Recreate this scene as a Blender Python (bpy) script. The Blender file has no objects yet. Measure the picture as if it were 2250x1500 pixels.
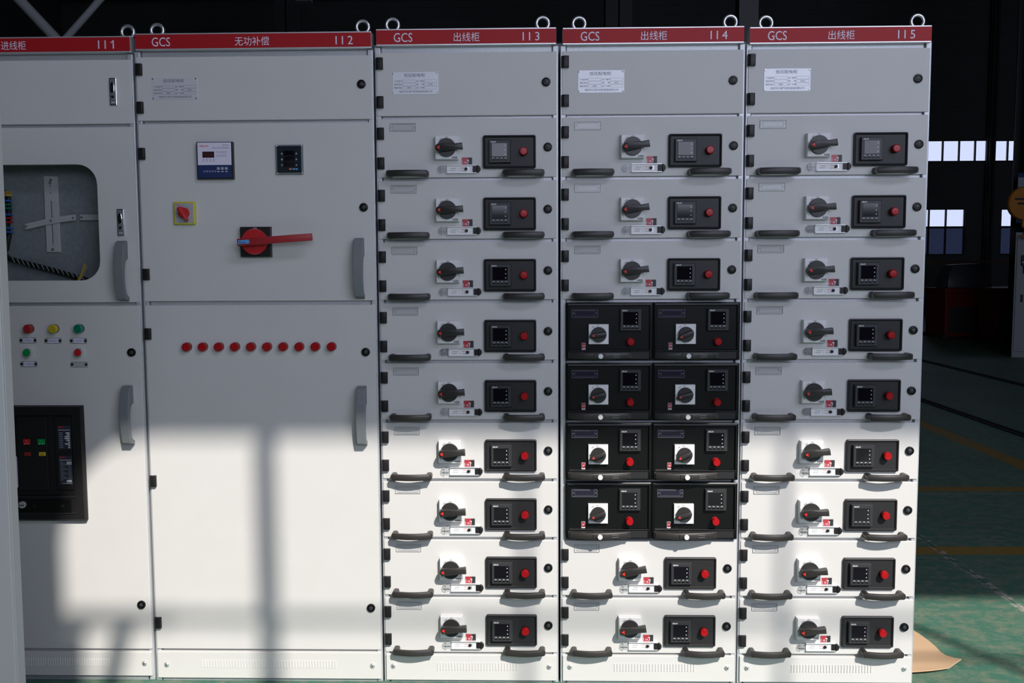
import bpy, bmesh, math, random
from mathutils import Matrix, Vector
random.seed(7)
S = bpy.context.scene
COL = S.collection
R = math.radians

# ------------------------------------------------------------------ camera
cam = bpy.data.cameras.new('camera')
camo = bpy.data.objects.new('camera', cam)
COL.objects.link(camo)
cam.sensor_fit = 'HORIZONTAL'
cam.sensor_width = 36.0
cam.lens = 36.0 * 2050.0 / 2250.0
cam.clip_start = 0.05
cam.clip_end = 200
camo.matrix_world = Matrix((
    (0.9997045, 0.0024847, 0.0241800, 0.51133),
    (0.0238987, 0.0811499, -0.9964154, -3.07928),
    (-0.0044380, 0.9966988, 0.0810665, 1.41782),
    (0, 0, 0, 1)))
S.camera = camo

# ------------------------------------------------------------------ world, sun, daylight, exposure
W = bpy.data.worlds.new('sky')
S.world = W
W.use_nodes = True
bg = W.node_tree.nodes['Background']
bg.inputs[0].default_value = (0.70, 0.76, 1.0, 1)
bg.inputs[1].default_value = 1.08

sun = bpy.data.lights.new('sun', 'SUN')
sun.energy = 5.02
sun.angle = R(0.53)
sun.color = (1.0, 0.94, 0.85)
suno = bpy.data.objects.new('sun', sun)
COL.objects.link(suno)
suno.rotation_euler = Vector((-0.52, 1.0, -1.02)).to_track_quat('-Z', 'Y').to_euler()
suno.location = (6, -14, 14)

# daylight of the bright sky behind the high window the sun comes through
sky = bpy.data.lights.new('area_daylight', 'AREA')
sky.shape = 'RECTANGLE'
sky.size = 4.2
sky.size_y = 1.2
sky.energy = 112
sky.color = (0.78, 0.815, 1.0)
skyo = bpy.data.objects.new('area_daylight', sky)
COL.objects.link(skyo)
skyo.location = (4.5, -5.85, 6.4)
skyo.rotation_euler = Vector((-0.25, 1.0, -0.75)).to_track_quat('-Z', 'Y').to_euler()

# added fill light at an unseen, made-up lower window band
band = bpy.data.lights.new('area_daylight', 'AREA')
band.shape = 'RECTANGLE'
band.size = 7.4
band.size_y = 1.7
band.energy = 106
band.color = (0.78, 0.815, 1.0)
bando = bpy.data.objects.new('area_daylight', band)
COL.objects.link(bando)
bando.location = (3.6, -5.9, 2.8)
bando.rotation_euler = (R(90), 0, 0)

S.view_settings.view_transform = 'Standard'
S.view_settings.look = 'None'
S.view_settings.exposure = 0.0
S.view_settings.gamma = 1.0
S.view_settings.use_curve_mapping = False

# ------------------------------------------------------------------ materials
MAT = {}


def mat(name, col, rough=0.5, metal=0.0, spec=0.5, noise=0.0, nscale=60.0, bump=0.0, bscale=400.0, coat=0.0):
    m = bpy.data.materials.new(name)
    m.use_nodes = True
    nt = m.node_tree
    b = nt.nodes['Principled BSDF']
    b.inputs['Base Color'].default_value = (*col, 1)
    b.inputs['Roughness'].default_value = rough
    b.inputs['Metallic'].default_value = metal
    b.inputs['Specular IOR Level'].default_value = spec
    b.inputs['Coat Weight'].default_value = coat
    tc = nt.nodes.new('ShaderNodeTexCoord')
    if noise > 0:
        n = nt.nodes.new('ShaderNodeTexNoise')
        n.inputs['Scale'].default_value = nscale
        n.inputs['Detail'].default_value = 4
        nt.links.new(tc.outputs['Object'], n.inputs['Vector'])
        mx = nt.nodes.new('ShaderNodeMix')
        mx.data_type = 'RGBA'
        mx.inputs[6].default_value = (*[max(0, c * (1 - noise)) for c in col], 1)
        mx.inputs[7].default_value = (*[min(1, c * (1 + noise)) for c in col], 1)
        nt.links.new(n.outputs['Fac'], mx.inputs[0])
        nt.links.new(mx.outputs[2], b.inputs['Base Color'])
    if bump > 0:
        n2 = nt.nodes.new('ShaderNodeTexNoise')
        n2.inputs['Scale'].default_value = bscale
        nt.links.new(tc.outputs['Object'], n2.inputs['Vector'])
        bp = nt.nodes.new('ShaderNodeBump')
        bp.inputs['Strength'].default_value = bump
        bp.inputs['Distance'].default_value = 0.001
        nt.links.new(n2.outputs['Fac'], bp.inputs['Height'])
        nt.links.new(bp.outputs['Normal'], b.inputs['Normal'])
    MAT[name] = m
    return m


mat('paint', (0.66, 0.655, 0.645), 0.55, spec=0.3, noise=0.03, nscale=9, bump=0.10, bscale=900)
mat('galv', (0.60, 0.62, 0.65), 0.38, metal=0.35, noise=0.30, nscale=320, bump=0.15, bscale=300)
mat('inner_plate', (0.40, 0.42, 0.45), 0.5, metal=0.4, noise=0.22, nscale=90)
mat('sign_red', (0.42, 0.012, 0.017), 0.5, spec=0.3)
mat('zinc', (0.80, 0.82, 0.85), 0.26, metal=0.8)
mat('alu', (0.80, 0.80, 0.82), 0.35, metal=0.6)
mat('plate_alu', (0.78, 0.79, 0.84), 0.4, metal=0.25)
mat('white', (0.85, 0.85, 0.86), 0.45)
mat('white_print', (0.88, 0.88, 0.90), 0.5)
mat('black', (0.016, 0.015, 0.016), 0.40, spec=0.35)
mat('knob_black', (0.030, 0.028, 0.028), 0.36, spec=0.5)
mat('window_red', (0.46, 0.045, 0.06), 0.3)
mat('grey_print', (0.25, 0.25, 0.27), 0.6)
mat('black_satin', (0.006, 0.006, 0.0065), 0.30, spec=0.30)
mat('plate_print', (0.10, 0.10, 0.13), 0.6)
mat('black_print', (0.02, 0.02, 0.03), 0.6)
mat('handle_black', (0.034, 0.031, 0.030), 0.40, bump=0.15, bscale=1200)
mat('dark_gray', (0.025, 0.025, 0.027), 0.42, spec=0.35)
mat('bezel', (0.036, 0.038, 0.042), 0.4, spec=0.4)
mat('screen', (0.006, 0.005, 0.008), 0.07)
mat('slit', (0.01, 0.01, 0.01), 0.8)
mat('red_lens', (0.40, 0.005, 0.009), 0.28, spec=0.4)
mat('red_plastic', (0.55, 0.018, 0.022), 0.3)
mat('dark_red', (0.38, 0.02, 0.025), 0.4)
mat('marker_red', (0.75, 0.03, 0.02), 0.5)
mat('green_lens', (0.0, 0.20, 0.11), 0.22, coat=0.5)
mat('yellow_lens', (0.55, 0.42, 0.02), 0.22, coat=0.5)
mat('green_button', (0.0, 0.30, 0.07), 0.35)
mat('yellow_rim', (0.62, 0.56, 0.03), 0.4)
mat('knob_grey', (0.42, 0.42, 0.46), 0.45)
mat('handle_grey', (0.20, 0.22, 0.235), 0.45)
mat('chrome', (0.80, 0.82, 0.85), 0.12, metal=1.0)
mat('blue_label', (0.10, 0.35, 0.72), 0.45)
mat('navy', (0.015, 0.035, 0.13), 0.4)
mat('lilac', (0.80, 0.77, 0.92), 0.5)
mat('violet_print', (0.22, 0.20, 0.42), 0.6)
mat('meter_teal', (0.012, 0.022, 0.030), 0.25)
mat('brown_screen', (0.06, 0.022, 0.025), 0.2)
mat('orange', (0.75, 0.22, 0.08), 0.4)
mat('strap_white', (0.62, 0.60, 0.62), 0.5, noise=0.06, nscale=40)
mat('terminal_green', (0.02, 0.16, 0.09), 0.45)
mat('wire_orange', (0.70, 0.30, 0.02), 0.4)
mat('wire_yellow', (0.75, 0.50, 0.04), 0.4)
mat('wire_blue', (0.05, 0.16, 0.55), 0.4)
mat('wire_green', (0.01, 0.22, 0.14), 0.4)
mat('wire_red', (0.55, 0.02, 0.03), 0.4)
mat('cable_black', (0.012, 0.012, 0.013), 0.4)
mat('cable_white', (0.5, 0.5, 0.45), 0.5)
mat('label_dark', (0.035, 0.04, 0.06), 0.35)
mat('knife_grey', (0.3, 0.32, 0.34), 0.4, metal=0.5)
mat('tag_dark', (0.050, 0.047, 0.075), 0.35)
mat('tag_rim', (0.20, 0.19, 0.25), 0.35)
mat('tag_pale', (0.56, 0.57, 0.54), 0.45)
mat('tag_edge', (0.42, 0.42, 0.43), 0.4)
mat('card', (0.56, 0.38, 0.24), 0.75, noise=0.06, nscale=6, bump=0.2, bscale=60)
mat('steel_dark', (0.04, 0.042, 0.045), 0.6, noise=0.2, nscale=4)
mat('tube_grey', (0.42, 0.44, 0.46), 0.4, noise=0.08, nscale=8)
mat('machine_red', (0.22, 0.008, 0.010), 0.45, noise=0.15, nscale=3)
mat('hook_orange', (0.55, 0.22, 0.03), 0.5, noise=0.15, nscale=14)
mat('cab_far', (0.34, 0.37, 0.40), 0.5, noise=0.04, nscale=3)
mat('sign_pale', (0.42, 0.47, 0.55), 0.5)
mat('sign_blue', (0.02, 0.07, 0.22), 0.5)
mat('wall_sheet', (0.11, 0.115, 0.12), 0.7, noise=0.15, nscale=1.2)
mat('roof_sheet', (0.07, 0.072, 0.074), 0.75, noise=0.2, nscale=0.9)
mat('frame_dark', (0.03, 0.028, 0.03), 0.6)
mat('rust', (0.20, 0.09, 0.03), 0.6)
mat('wrap', (0.10, 0.10, 0.12), 0.35, noise=0.5, nscale=7, bump=0.9, bscale=12)


def clear_mat(name, tint, gloss, rough=0.05):
    m = bpy.data.materials.new(name)
    m.use_nodes = True
    nt = m.node_tree
    for n in list(nt.nodes):
        nt.nodes.remove(n)
    out = nt.nodes.new('ShaderNodeOutputMaterial')
    t = nt.nodes.new('ShaderNodeBsdfTransparent')
    t.inputs[0].default_value = (*tint, 1)
    g = nt.nodes.new('ShaderNodeBsdfGlossy')
    g.inputs['Roughness'].default_value = rough
    mx = nt.nodes.new('ShaderNodeMixShader')
    mx.inputs[0].default_value = gloss
    nt.links.new(t.outputs[0], mx.inputs[1])
    nt.links.new(g.outputs[0], mx.inputs[2])
    nt.links.new(mx.outputs[0], out.inputs[0])
    MAT[name] = m


clear_mat('glass', (0.93, 0.95, 0.95), 0.04)
clear_mat('clear_plastic', (0.93, 0.94, 0.95), 0.04, 0.15)
clear_mat('smoked', (0.55, 0.55, 0.62), 0.05, 0.15)
clear_mat('window_glass', (0.90, 0.93, 0.97), 0.03)
clear_mat('window_tinted', (0.020, 0.026, 0.045), 0.02)


def floor_material():
    m = bpy.data.materials.new('floor_paint')
    m.use_nodes = True
    nt = m.node_tree
    b = nt.nodes['Principled BSDF']
    N = nt.nodes.new
    L = nt.links.new
    tc = N('ShaderNodeTexCoord')
    sep = N('ShaderNodeSeparateXYZ')
    L(tc.outputs['Object'], sep.inputs[0])

    def math_(op, a, bb=None, c=None):
        n = N('ShaderNodeMath')
        n.operation = op
        for i, v in enumerate((a, bb, c)):
            if v is None:
                continue
            if isinstance(v, (int, float)):
                n.inputs[i].default_value = v
            else:
                L(v, n.inputs[i])
        return n.outputs[0]

    def noise(scale, detail=5, rough=0.6, stretch=None, dist=0.0):
        n = N('ShaderNodeTexNoise')
        n.inputs['Scale'].default_value = scale
        n.inputs['Detail'].default_value = detail
        n.inputs['Roughness'].default_value = rough
        n.inputs['Distortion'].default_value = dist
        if stretch:
            mp = N('ShaderNodeMapping')
            mp.inputs['Scale'].default_value = stretch
            L(tc.outputs['Object'], mp.inputs[0])
            L(mp.outputs[0], n.inputs['Vector'])
        else:
            L(tc.outputs['Object'], n.inputs['Vector'])
        return n.outputs['Fac']

    def ramp(fac, p0, p1):
        n = N('ShaderNodeMapRange')
        n.inputs[1].default_value = p0
        n.inputs[2].default_value = p1
        L(fac, n.inputs[0])
        return n.outputs[0]

    def mix(fac, a, bb):
        n = N('ShaderNodeMix')
        n.data_type = 'RGBA'
        if isinstance(fac, (int, float)):
            n.inputs[0].default_value = fac
        else:
            L(fac, n.inputs[0])
        for i, v in ((6, a), (7, bb)):
            if isinstance(v, tuple):
                n.inputs[i].default_value = (*v, 1)
            else:
                L(v, n.inputs[i])
        return n.outputs[2]

    base = mix(ramp(noise(1.3), 0.35, 0.7), (0.050, 0.150, 0.110), (0.080, 0.205, 0.150))
    dusty = ramp(noise(13, 9, 0.75, (1.0, 1.35, 1), 0.25), 0.44, 0.60)
    base = mix(math_('MULTIPLY', dusty, 0.50), base, (0.27, 0.255, 0.19))
    fine = ramp(noise(60, 3, 0.6, (1, 2.0, 1)), 0.60, 0.72)
    base = mix(math_('MULTIPLY', fine, 0.28), base, (0.38, 0.36, 0.29))

    def band(coord, c0, half, soft=0.006):
        d = math_('ABSOLUTE', math_('SUBTRACT', coord, c0))
        return ramp(math_('SUBTRACT', d, half), soft, 0.0)

    def step(coord, v, soft=0.02, up=True):
        return ramp(coord, v - soft, v + soft) if up else ramp(coord, v + soft, v - soft)

    x, y = sep.outputs[0], sep.outputs[1]
    wear = ramp(noise(14, 6), 0.30, 0.5)
    yl = math_('MULTIPLY', band(y, 1.50, 0.062), step(x, 1.9))
    yl2 = math_('MULTIPLY', band(y, 2.78, 0.058), step(x, 1.9))
    yl3 = math_('MULTIPLY', band(x, 3.95, 0.07), step(y, 3.0))
    lines = math_('MAXIMUM', math_('MAXIMUM', yl, yl2), yl3)
    base = mix(math_('MULTIPLY', lines, math_('MULTIPLY_ADD', wear, 0.35, 0.6)), base, (0.30, 0.18, 0.03))
    # crack with chalky edges, thin joint line
    wob = math_('MULTIPLY_ADD', noise(5, 4), 0.03, -0.015)
    cx = math_('ADD', x, wob)
    chip = ramp(noise(22, 5), 0.48, 0.60)
    chalk = math_('MULTIPLY', band(cx, 2.515, 0.012, 0.02), chip)
    base = mix(math_('MULTIPLY', chalk, 0.8), base, (0.50, 0.47, 0.43))
    base = mix(math_('MULTIPLY', band(cx, 2.515, 0.0006, 0.003), 0.75), base, (0.02, 0.02, 0.02))
    j = math_('MULTIPLY', band(math_('ADD', y, math_('MULTIPLY', wob, 0.3)), 2.655, 0.003, 0.006), step(x, 1.9))
    base = mix(math_('MULTIPLY', j, 0.6), base, (0.40, 0.40, 0.38))
    L(base, b.inputs['Base Color'])
    b.inputs['Roughness'].default_value = 0.48
    b.inputs['Specular IOR Level'].default_value = 0.35
    bp = N('ShaderNodeBump')
    bp.inputs['Strength'].default_value = 0.12
    bp.inputs['Distance'].default_value = 0.004
    L(noise(30, 4), bp.inputs['Height'])
    L(bp.outputs['Normal'], b.inputs['Normal'])
    MAT['floor'] = m


floor_material()

# ------------------------------------------------------------------ mesh builder
TXT = {}


def text_mesh(s, bold=False, italic=False):
    key = (s, bold, italic)
    if key in TXT:
        return TXT[key]
    cu = bpy.data.curves.new('lettering', 'FONT')
    cu.body = s
    cu.size = 1.0
    cu.resolution_u = 3
    cu.fill_mode = 'FRONT'
    if bold:
        cu.offset = 0.018
    if italic:
        cu.shear = 0.25
    o = bpy.data.objects.new('lettering', cu)
    COL.objects.link(o)
    dg = bpy.context.evaluated_depsgraph_get()
    dg.update()
    me = bpy.data.meshes.new_from_object(o.evaluated_get(dg))
    vs = [v.co.copy() for v in me.vertices]
    fs = [list(p.vertices) for p in me.polygons]
    bpy.data.objects.remove(o)
    bpy.data.curves.remove(cu)
    bpy.data.meshes.remove(me)
    if not vs:
        vs = [Vector((0, 0, 0)), Vector((.01, 0, 0)), Vector((0, .01, 0))]
        fs = [[0, 1, 2]]
    x0 = min(v.x for v in vs); x1 = max(v.x for v in vs)
    y0 = min(v.y for v in vs); y1 = max(v.y for v in vs)
    TXT[key] = (vs, fs, x0, x1, y0, y1)
    return TXT[key]


class MB:
    def __init__(self):
        self.bm = bmesh.new()
        self.mats = []

    def mi(self, m):
        if m not in self.mats:
            self.mats.append(m)
        return self.mats.index(m)

    def _add(self, t, m, bev=0.0, seg=2, smooth=True):
        bmesh.ops.recalc_face_normals(t, faces=t.faces)
        if bev > 0:
            es = [e for e in t.edges if len(e.link_faces) == 2 and e.calc_face_angle(0) > R(20)]
            bmesh.ops.bevel(t, geom=es, offset=bev, segments=seg, affect='EDGES', profile=0.5)
        i = self.mi(m)
        for f in t.faces:
            f.material_index = i
            f.smooth = smooth
        me = bpy.data.meshes.new('tmp')
        t.to_mesh(me)
        t.free()
        self.bm.from_mesh(me)
        bpy.data.meshes.remove(me)
        return self

    def box(self, x0, x1, y0, y1, z0, z1, m, bev=0.0, seg=2):
        t = bmesh.new()
        bmesh.ops.create_cube(t, size=1.0)
        for v in t.verts:
            v.co = Vector((x0 + (v.co.x + .5) * (x1 - x0), y0 + (v.co.y + .5) * (y1 - y0), z0 + (v.co.z + .5) * (z1 - z0)))
        return self._add(t, m, bev, seg, smooth=False)

    def loft(self, rings, m, cap=True, bev=0.0, closed=False, smooth=True):
        t = bmesh.new()
        rr = [[t.verts.new(p) for p in r] for r in rings]
        n = len(rr[0])
        k = len(rr)
        for a in range(k if closed else k - 1):
            for i in range(n):
                t.faces.new((rr[a][i], rr[a][(i + 1) % n], rr[(a + 1) % k][(i + 1) % n], rr[(a + 1) % k][i]))
        if cap and not closed:
            t.faces.new(rr[0])
            t.faces.new(rr[-1][::-1])
        return self._add(t, m, bev, smooth=smooth)

    def lathe(self, cx, cz, prof, m, n=28):
        rings = []
        for r, y in prof:
            rings.append([(cx + max(r, 1e-5) * math.cos(2 * math.pi * i / n), y, cz + max(r, 1e-5) * math.sin(2 * math.pi * i / n)) for i in range(n)])
        return self.loft(rings, m)

    def cyl(self, cx, cz, r, y0, y1, m, n=28, bev=0.0):
        if bev:
            s = 1 if y1 > y0 else -1
            return self.lathe(cx, cz, [(r, y0), (r, y1 - s * bev), (r - bev * .3, y1 - s * bev * .3), (r - bev, y1)], m, n)
        return self.lathe(cx, cz, [(r, y0), (r, y1)], m, n)

    def prism(self, pts, y0, y1, m, bev=0.0):
        return self.loft([[(x, y0, z) for x, z in pts], [(x, y1, z) for x, z in pts]], m, bev=bev, smooth=False)

    def prism_x(self, pts, x0, x1, m, bev=0.0):
        return self.loft([[(x0, y, z) for y, z in pts], [(x1, y, z) for y, z in pts]], m, bev=bev, smooth=False)

    def frustum(self, x0, x1, z0, z1, y0, y1, inset, m, bev=0.0):
        return self.loft([[(x0, y0, z0), (x1, y0, z0), (x1, y0, z1), (x0, y0, z1)],
                          [(x0 + inset, y1, z0 + inset), (x1 - inset, y1, z0 + inset), (x1 - inset, y1, z1 - inset), (x0 + inset, y1, z1 - inset)]], m, bev=bev, smooth=False)

    def tube(self, pts, r, m, n=10, closed=False, up=(0.013, 0.021, 1)):
        pts = [Vector(p) for p in pts]
        rings = []
        up = Vector(up).normalized()
        k = len(pts)
        for i, p in enumerate(pts):
            if closed:
                d = pts[(i + 1) % k] - pts[i - 1]
            else:
                d = pts[min(i + 1, k - 1)] - pts[max(i - 1, 0)]
            d.normalize()
            a = d.cross(up)
            if a.length < .05:
                a = d.cross(Vector((1, 0, 0)))
            a.normalize()
            b = d.cross(a)
            rr = r[i] if isinstance(r, (list, tuple)) else r
            rings.append([p + a * rr * math.cos(2 * math.pi * j / n) + b * rr * math.sin(2 * math.pi * j / n) for j in range(n)])
        return self.loft(rings, m, closed=closed)

    def ring_frame(self, outer, inner, y0, y1, m, bev=0.0):
        """flat frame: outer and inner outlines with equal vertex counts in xz"""
        t = bmesh.new()
        n = len(outer)
        A = [t.verts.new((x, y0, z)) for x, z in outer]
        B = [t.verts.new((x, y0, z)) for x, z in inner]
        C = [t.verts.new((x, y1, z)) for x, z in outer]
        D = [t.verts.new((x, y1, z)) for x, z in inner]
        for i in range(n):
            j = (i + 1) % n
            t.faces.new((A[i], A[j], B[j], B[i]))
            t.faces.new((C[i], C[j], D[j], D[i]))
            t.faces.new((A[i], A[j], C[j], C[i]))
            t.faces.new((B[i], B[j], D[j], D[i]))
        return self._add(t, m, bev, smooth=False)

    def text(self, s, cx, cz, h, y, m, w=None, bold=False, italic=False, rot=0.0):
        vs, fs, x0, x1, y0, y1 = text_mesh(s, bold, italic)
        k = h / (y1 - y0)
        kx = k if w is None else w / (x1 - x0)
        t = bmesh.new()
        c, sn = math.cos(rot), math.sin(rot)
        nv = []
        for v in vs:
            a = (v.x - (x0 + x1) / 2) * kx
            b = (v.y - (y0 + y1) / 2) * k
            nv.append(t.verts.new((cx + a * c - b * sn, y, cz + a * sn + b * c)))
        for f in fs:
            try:
                t.faces.new([nv[i] for i in f])
            except ValueError:
                pass
        i = self.mi(m)
        for f in t.faces:
            f.material_index = i
            f.normal_update()
            if f.normal.y > 0:
                f.normal_flip()
        me = bpy.data.meshes.new('tmp')
        t.to_mesh(me)
        t.free()
        self.bm.from_mesh(me)
        bpy.data.meshes.remove(me)
        return self

    def quad(self, x0, x1, z0, z1, y, m):
        t = bmesh.new()
        t.faces.new([t.verts.new(p) for p in ((x0, y, z0), (x1, y, z0), (x1, y, z1), (x0, y, z1))])
        i = self.mi(m)
        for f in t.faces:
            f.material_index = i
        me = bpy.data.meshes.new('tmp')
        t.to_mesh(me)
        t.free()
        self.bm.from_mesh(me)
        bpy.data.meshes.remove(me)
        return self

    def mesh(self, name):
        me = bpy.data.meshes.new(name)
        self.bm.to_mesh(me)
        flat = [not f.smooth for f in self.bm.faces]
        self.bm.free()
        for m in self.mats:
            me.materials.append(MAT[m])
        me.set_sharp_from_angle(angle=R(38))
        me.polygons.foreach_set('use_smooth', [not f for f in flat])
        me.update()
        return me

    def build(self, name, parent=None, loc=(0, 0, 0), label=None):
        return put(self.mesh(name), name, parent, loc, label)


def put(me, name, parent=None, loc=(0, 0, 0), label=None, rot=None):
    o = bpy.data.objects.new(name, me)
    COL.objects.link(o)
    o.location = loc
    if rot:
        o.rotation_euler = rot
    if parent:
        o.parent = parent
    if label:
        o['label'] = label
    return o


def thing(name, label, cat, loc=(0, 0, 0), group=None):
    o = bpy.data.objects.new(name, None)
    o.empty_display_size = 0.1
    COL.objects.link(o)
    o.location = loc
    return tag(o, label, cat, group)


def tag(o, label, cat, group=None):
    o['label'] = label
    o['category'] = cat
    if group:
        o['group'] = group
    return o


def struct(o):
    o['kind'] = 'structure'
    return o


def rrect(x0, x1, z0, z1, r, n=5):
    p = []
    for cx, cz, a0 in ((x1 - r, z1 - r, 0), (x0 + r, z1 - r, 90), (x0 + r, z0 + r, 180), (x1 - r, z0 + r, 270)):
        for i in range(n + 1):
            a = R(a0 + 90 * i / n)
            p.append((cx + r * math.cos(a), cz + r * math.sin(a)))
    return p


FX, FZ, D = 0.511, 1.418, 3.079


def T(x, z, h):
    """true panel position of a point standing h proud of the panel, from where it shows on the panel"""
    k = (D - h) / D
    return FX + (x - FX) * k, FZ + (z - FZ) * k


# ------------------------------------------------------------------ shared small meshes
def mesh_hinge():
    b = MB()
    w, h = 0.0245, 0.0375
    pts = [(-w / 2, 0.0), (-w / 2, -0.004), (-w / 2 + .003, -.0085), (-w / 2 + .008, -.0115), (w / 2 - .003, -.0115), (w / 2, -.0085), (w / 2, 0)]
    b.loft([[(x, y, -h / 2) for x, y in pts], [(x, y, h / 2) for x, y in pts]], 'black', bev=0.0008)
    return b.mesh('hinge')


def mesh_lock():
    b = MB()
    b.lathe(0, 0, [(.0142, 0), (.0142, -.0042), (.0128, -.0062), (.0098, -.0068), (.0090, -.0052), (.0001, -.0052)], 'black_satin', 32)
    b.lathe(0, 0, [(.0068, -.0050), (.0068, -.0060), (.0062, -.0064), (.0001, -.0064)], 'bezel', 20)
    b.tube([(0.0015, -.0065, .0040), (-.0012, -.0066, .0015), (0.0012, -.0066, -.0012), (-.0010, -.0065, -.0040)], .0005, 'knife_grey', 6)
    return b.mesh('lock')


def mesh_lamp(col, r=.0132, h=.021, base='black_satin', cap=None):
    b = MB()
    if base:
        b.lathe(0, 0, [(r * 1.02, 0), (r * 1.02, -.004), (r * .98, -.005), (r * .9, -.005)], base, 28)
    b.lathe(0, 0, [(r * .95, -.004), (r, -.006), (r, -h + .004), (r * .93, -h + .0012), (r * .82, -h), (r * .78, -h + .0006), (.0001, -h + .0002)], col, 32)
    return b.mesh('indicator_lamp')


def mesh_handle():
    b = MB()
    L, hh = 0.1385, 0.0215
    half = L / 2

    def yo(x):
        return -(0.031 + 0.014 * (1 - (x / half) ** 2))
    rings = []
    n = 22
    for i in range(n + 1):
        t = -1 + 2 * i / n
        x = half * (math.sin(t * math.pi / 2) * .35 + t * .65)
        e = half - abs(x)
        k = 1.0
        if e < hh / 2:
            k = max(.16, math.sqrt(max(0, 1 - (1 - e / (hh / 2)) ** 2)))
        y0 = yo(x)
        th = .0120
        zz = hh / 2 * k
        c = .0048 * min(1, k)
        g = c * .3
        rings.append([(x, y0 + c, zz), (x, y0 + g, zz - g), (x, y0, zz - c), (x, y0 - .0006, 0), (x, y0, -zz + c), (x, y0 + g, -zz + g), (x, y0 + c, -zz),
                      (x, y0 + th - c, -zz), (x, y0 + th - g, -zz + g), (x, y0 + th, -zz + c), (x, y0 + th, zz - c), (x, y0 + th - g, zz - g), (x, y0 + th - c, zz)])
    b.loft(rings, 'handle_black')
    for s in (-1, 1):
        x = s * (half - .0105)
        pr = rrect(x - .0098, x + .0098, -.0108, .0108, .0070, 5)
        b.loft([[(px, 0, pz) for px, pz in pr], [(px, -.033, pz * .96) for px, pz in pr]], 'handle_black')
    return b.mesh('handle')


def mesh_switch_plate():
    b = MB()
    s = .0375
    b.frustum(-s - .0006, s + .0006, -s - .0006, s + .0006, 0, -.018, .0008, 'white')
    b.frustum(-s, s, -s, s, -.018, -.021, .0018, 'white')
    y = -.0213
    b.text('ON', .0, .0335, .0042, y, 'black_print')
    b.text('TRIP', -.0195, .0262, .0040, y, 'black_print', rot=R(38))
    b.text('OFF', -.0335, .006, .0036, y, 'black_print', rot=R(80))
    b.text('RESET', -.031, -.020, .0028, y, 'black_print', rot=R(120))
    b.text('ABB', .0255, -.0315, .0070, y, 'black_print', w=.019, bold=True)
    return b.mesh('switch_plate')


def mesh_switch_knob():
    b = MB()
    b.lathe(0, 0, [(.0302, -.0205), (.0302, -.027), (.0288, -.0292), (.0001, -.0292)], 'knob_black', 40)
    # grip across the dial, pointed at the left, flaring tail at the right
    low = [(-.0355, -.004), (-.030, -.0135), (-.012, -.0135), (.010, -.012), (.029, -.0095), (.0535, -.0112), (.0525, .0112), (.029, .0098), (.010, .0118), (-.010, .0128), (-.027, .0118), (-.0345, .006)]
    top = [(x * .985, z * .86) for x, z in low]

    def yt(x):
        return -.0475 if x > -.02 else -.045
    b.loft([[(x, -.028, z) for x, z in low], [(x, -.040, z) for x, z in low], [(x, yt(x), z) for x, z in top]], 'knob_black', bev=.0012)
    b.prism([(-.0305, -.0005), (-.0205, .0062), (-.0205, -.0072)], -.0455, -.0482, 'marker_red')
    b.box(-.026, -.016, -.0482, -.0474, .0075, .0083, 'slit')
    return b.mesh('switch_knob')


def mesh_meter(w=.0705, h=.073):
    b = MB()
    b.frustum(-w / 2, w / 2, -h / 2, h / 2, 0, -.0105, .0003, 'bezel')
    b.frustum(-w / 2, w / 2, -h / 2, h / 2, -.0105, -.0135, .0022, 'bezel')
    y = -.0137
    b.box(-.0265, .0245, -.0146, -.0128, -.017, .027, 'bezel', .0004, 1)
    b.box(-.0255, .0235, -.0149, -.0138, -.016, .026, 'screen')
    b.text('DELIXI', -.0205, .0305, .0046, y - .0012, 'white_print', w=.0175, bold=True, italic=True)
    for zz in (.0185, .005, -.0085):
        b.text('A', .0175, zz, .0042, -.0151, 'white_print', bold=True)
    for i in range(4):
        x = -.0215 + i * .0135
        b.box(x - .003, x + .003, -.0139, -.0136, -.0212, -.0200, 'white_print')
        b.box(x - .0050, x + .0050, -.0150, -.0120, -.0290, -.0240, 'black_satin', .0008, 1)
        b.box(x - .0050, x + .0050, -.0147, -.0130, -.0240, -.0234, 'knife_grey')
    return b.mesh('power_meter')


def mesh_meter_panel():
    b = MB()
    w, h = .172, .1065
    o = rrect(-w / 2, w / 2, -h / 2, h / 2, .006, 5)
    i1 = rrect(-w / 2 + .0035, w / 2 - .0035, -h / 2 + .0035, h / 2 - .0035, .004, 5)
    i2 = rrect(-w / 2 + .0075, w / 2 - .0075, -h / 2 + .0075, h / 2 - .0075, .003, 5)
    b.loft([[(x, 0, z) for x, z in o], [(x, -.009, z) for x, z in o], [(x, -.0105, z) for x, z in i1], [(x, -.005, z) for x, z in i2]], 'dark_gray')
    b.box(.0068, .0074, -.0053, -.0045, -.044, .044, 'black')
    return b.mesh('meter_panel')


def mesh_window():
    b = MB()
    w, h = .0355, .0243
    b.ring_frame(rrect(-w / 2, w / 2, -h / 2, h / 2, .002, 3), rrect(-w / 2 + .0008, w / 2 - .0008, -h / 2 + .0008, h / 2 - .0008, .0015, 3), 0, -.0016, 'clear_plastic')
    b.quad(-w / 2 + .001, .0045, -h / 2 + .001, h / 2 - .001, -.0006, 'window_red')
    b.quad(.0045, w / 2 - .001, -h / 2 + .001, h / 2 - .001, -.0006, 'bezel')
    b.text('18', -.0050, -.0045, .0068, -.0009, 'lilac', w=.0072)
    b.prism([(-.001, .0035), (.0062, .0035), (.0062, .0015), (.0035, -.0100), (.0022, -.0100), (.0042, .0005), (-.001, .0018)], -.0006, -.0009, 'white_print')
    b.quad(-w / 2 + .002, -w / 2 + .0032, -.009, .001, -.0009, 'white_print')
    return b.mesh('position_window')


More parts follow.
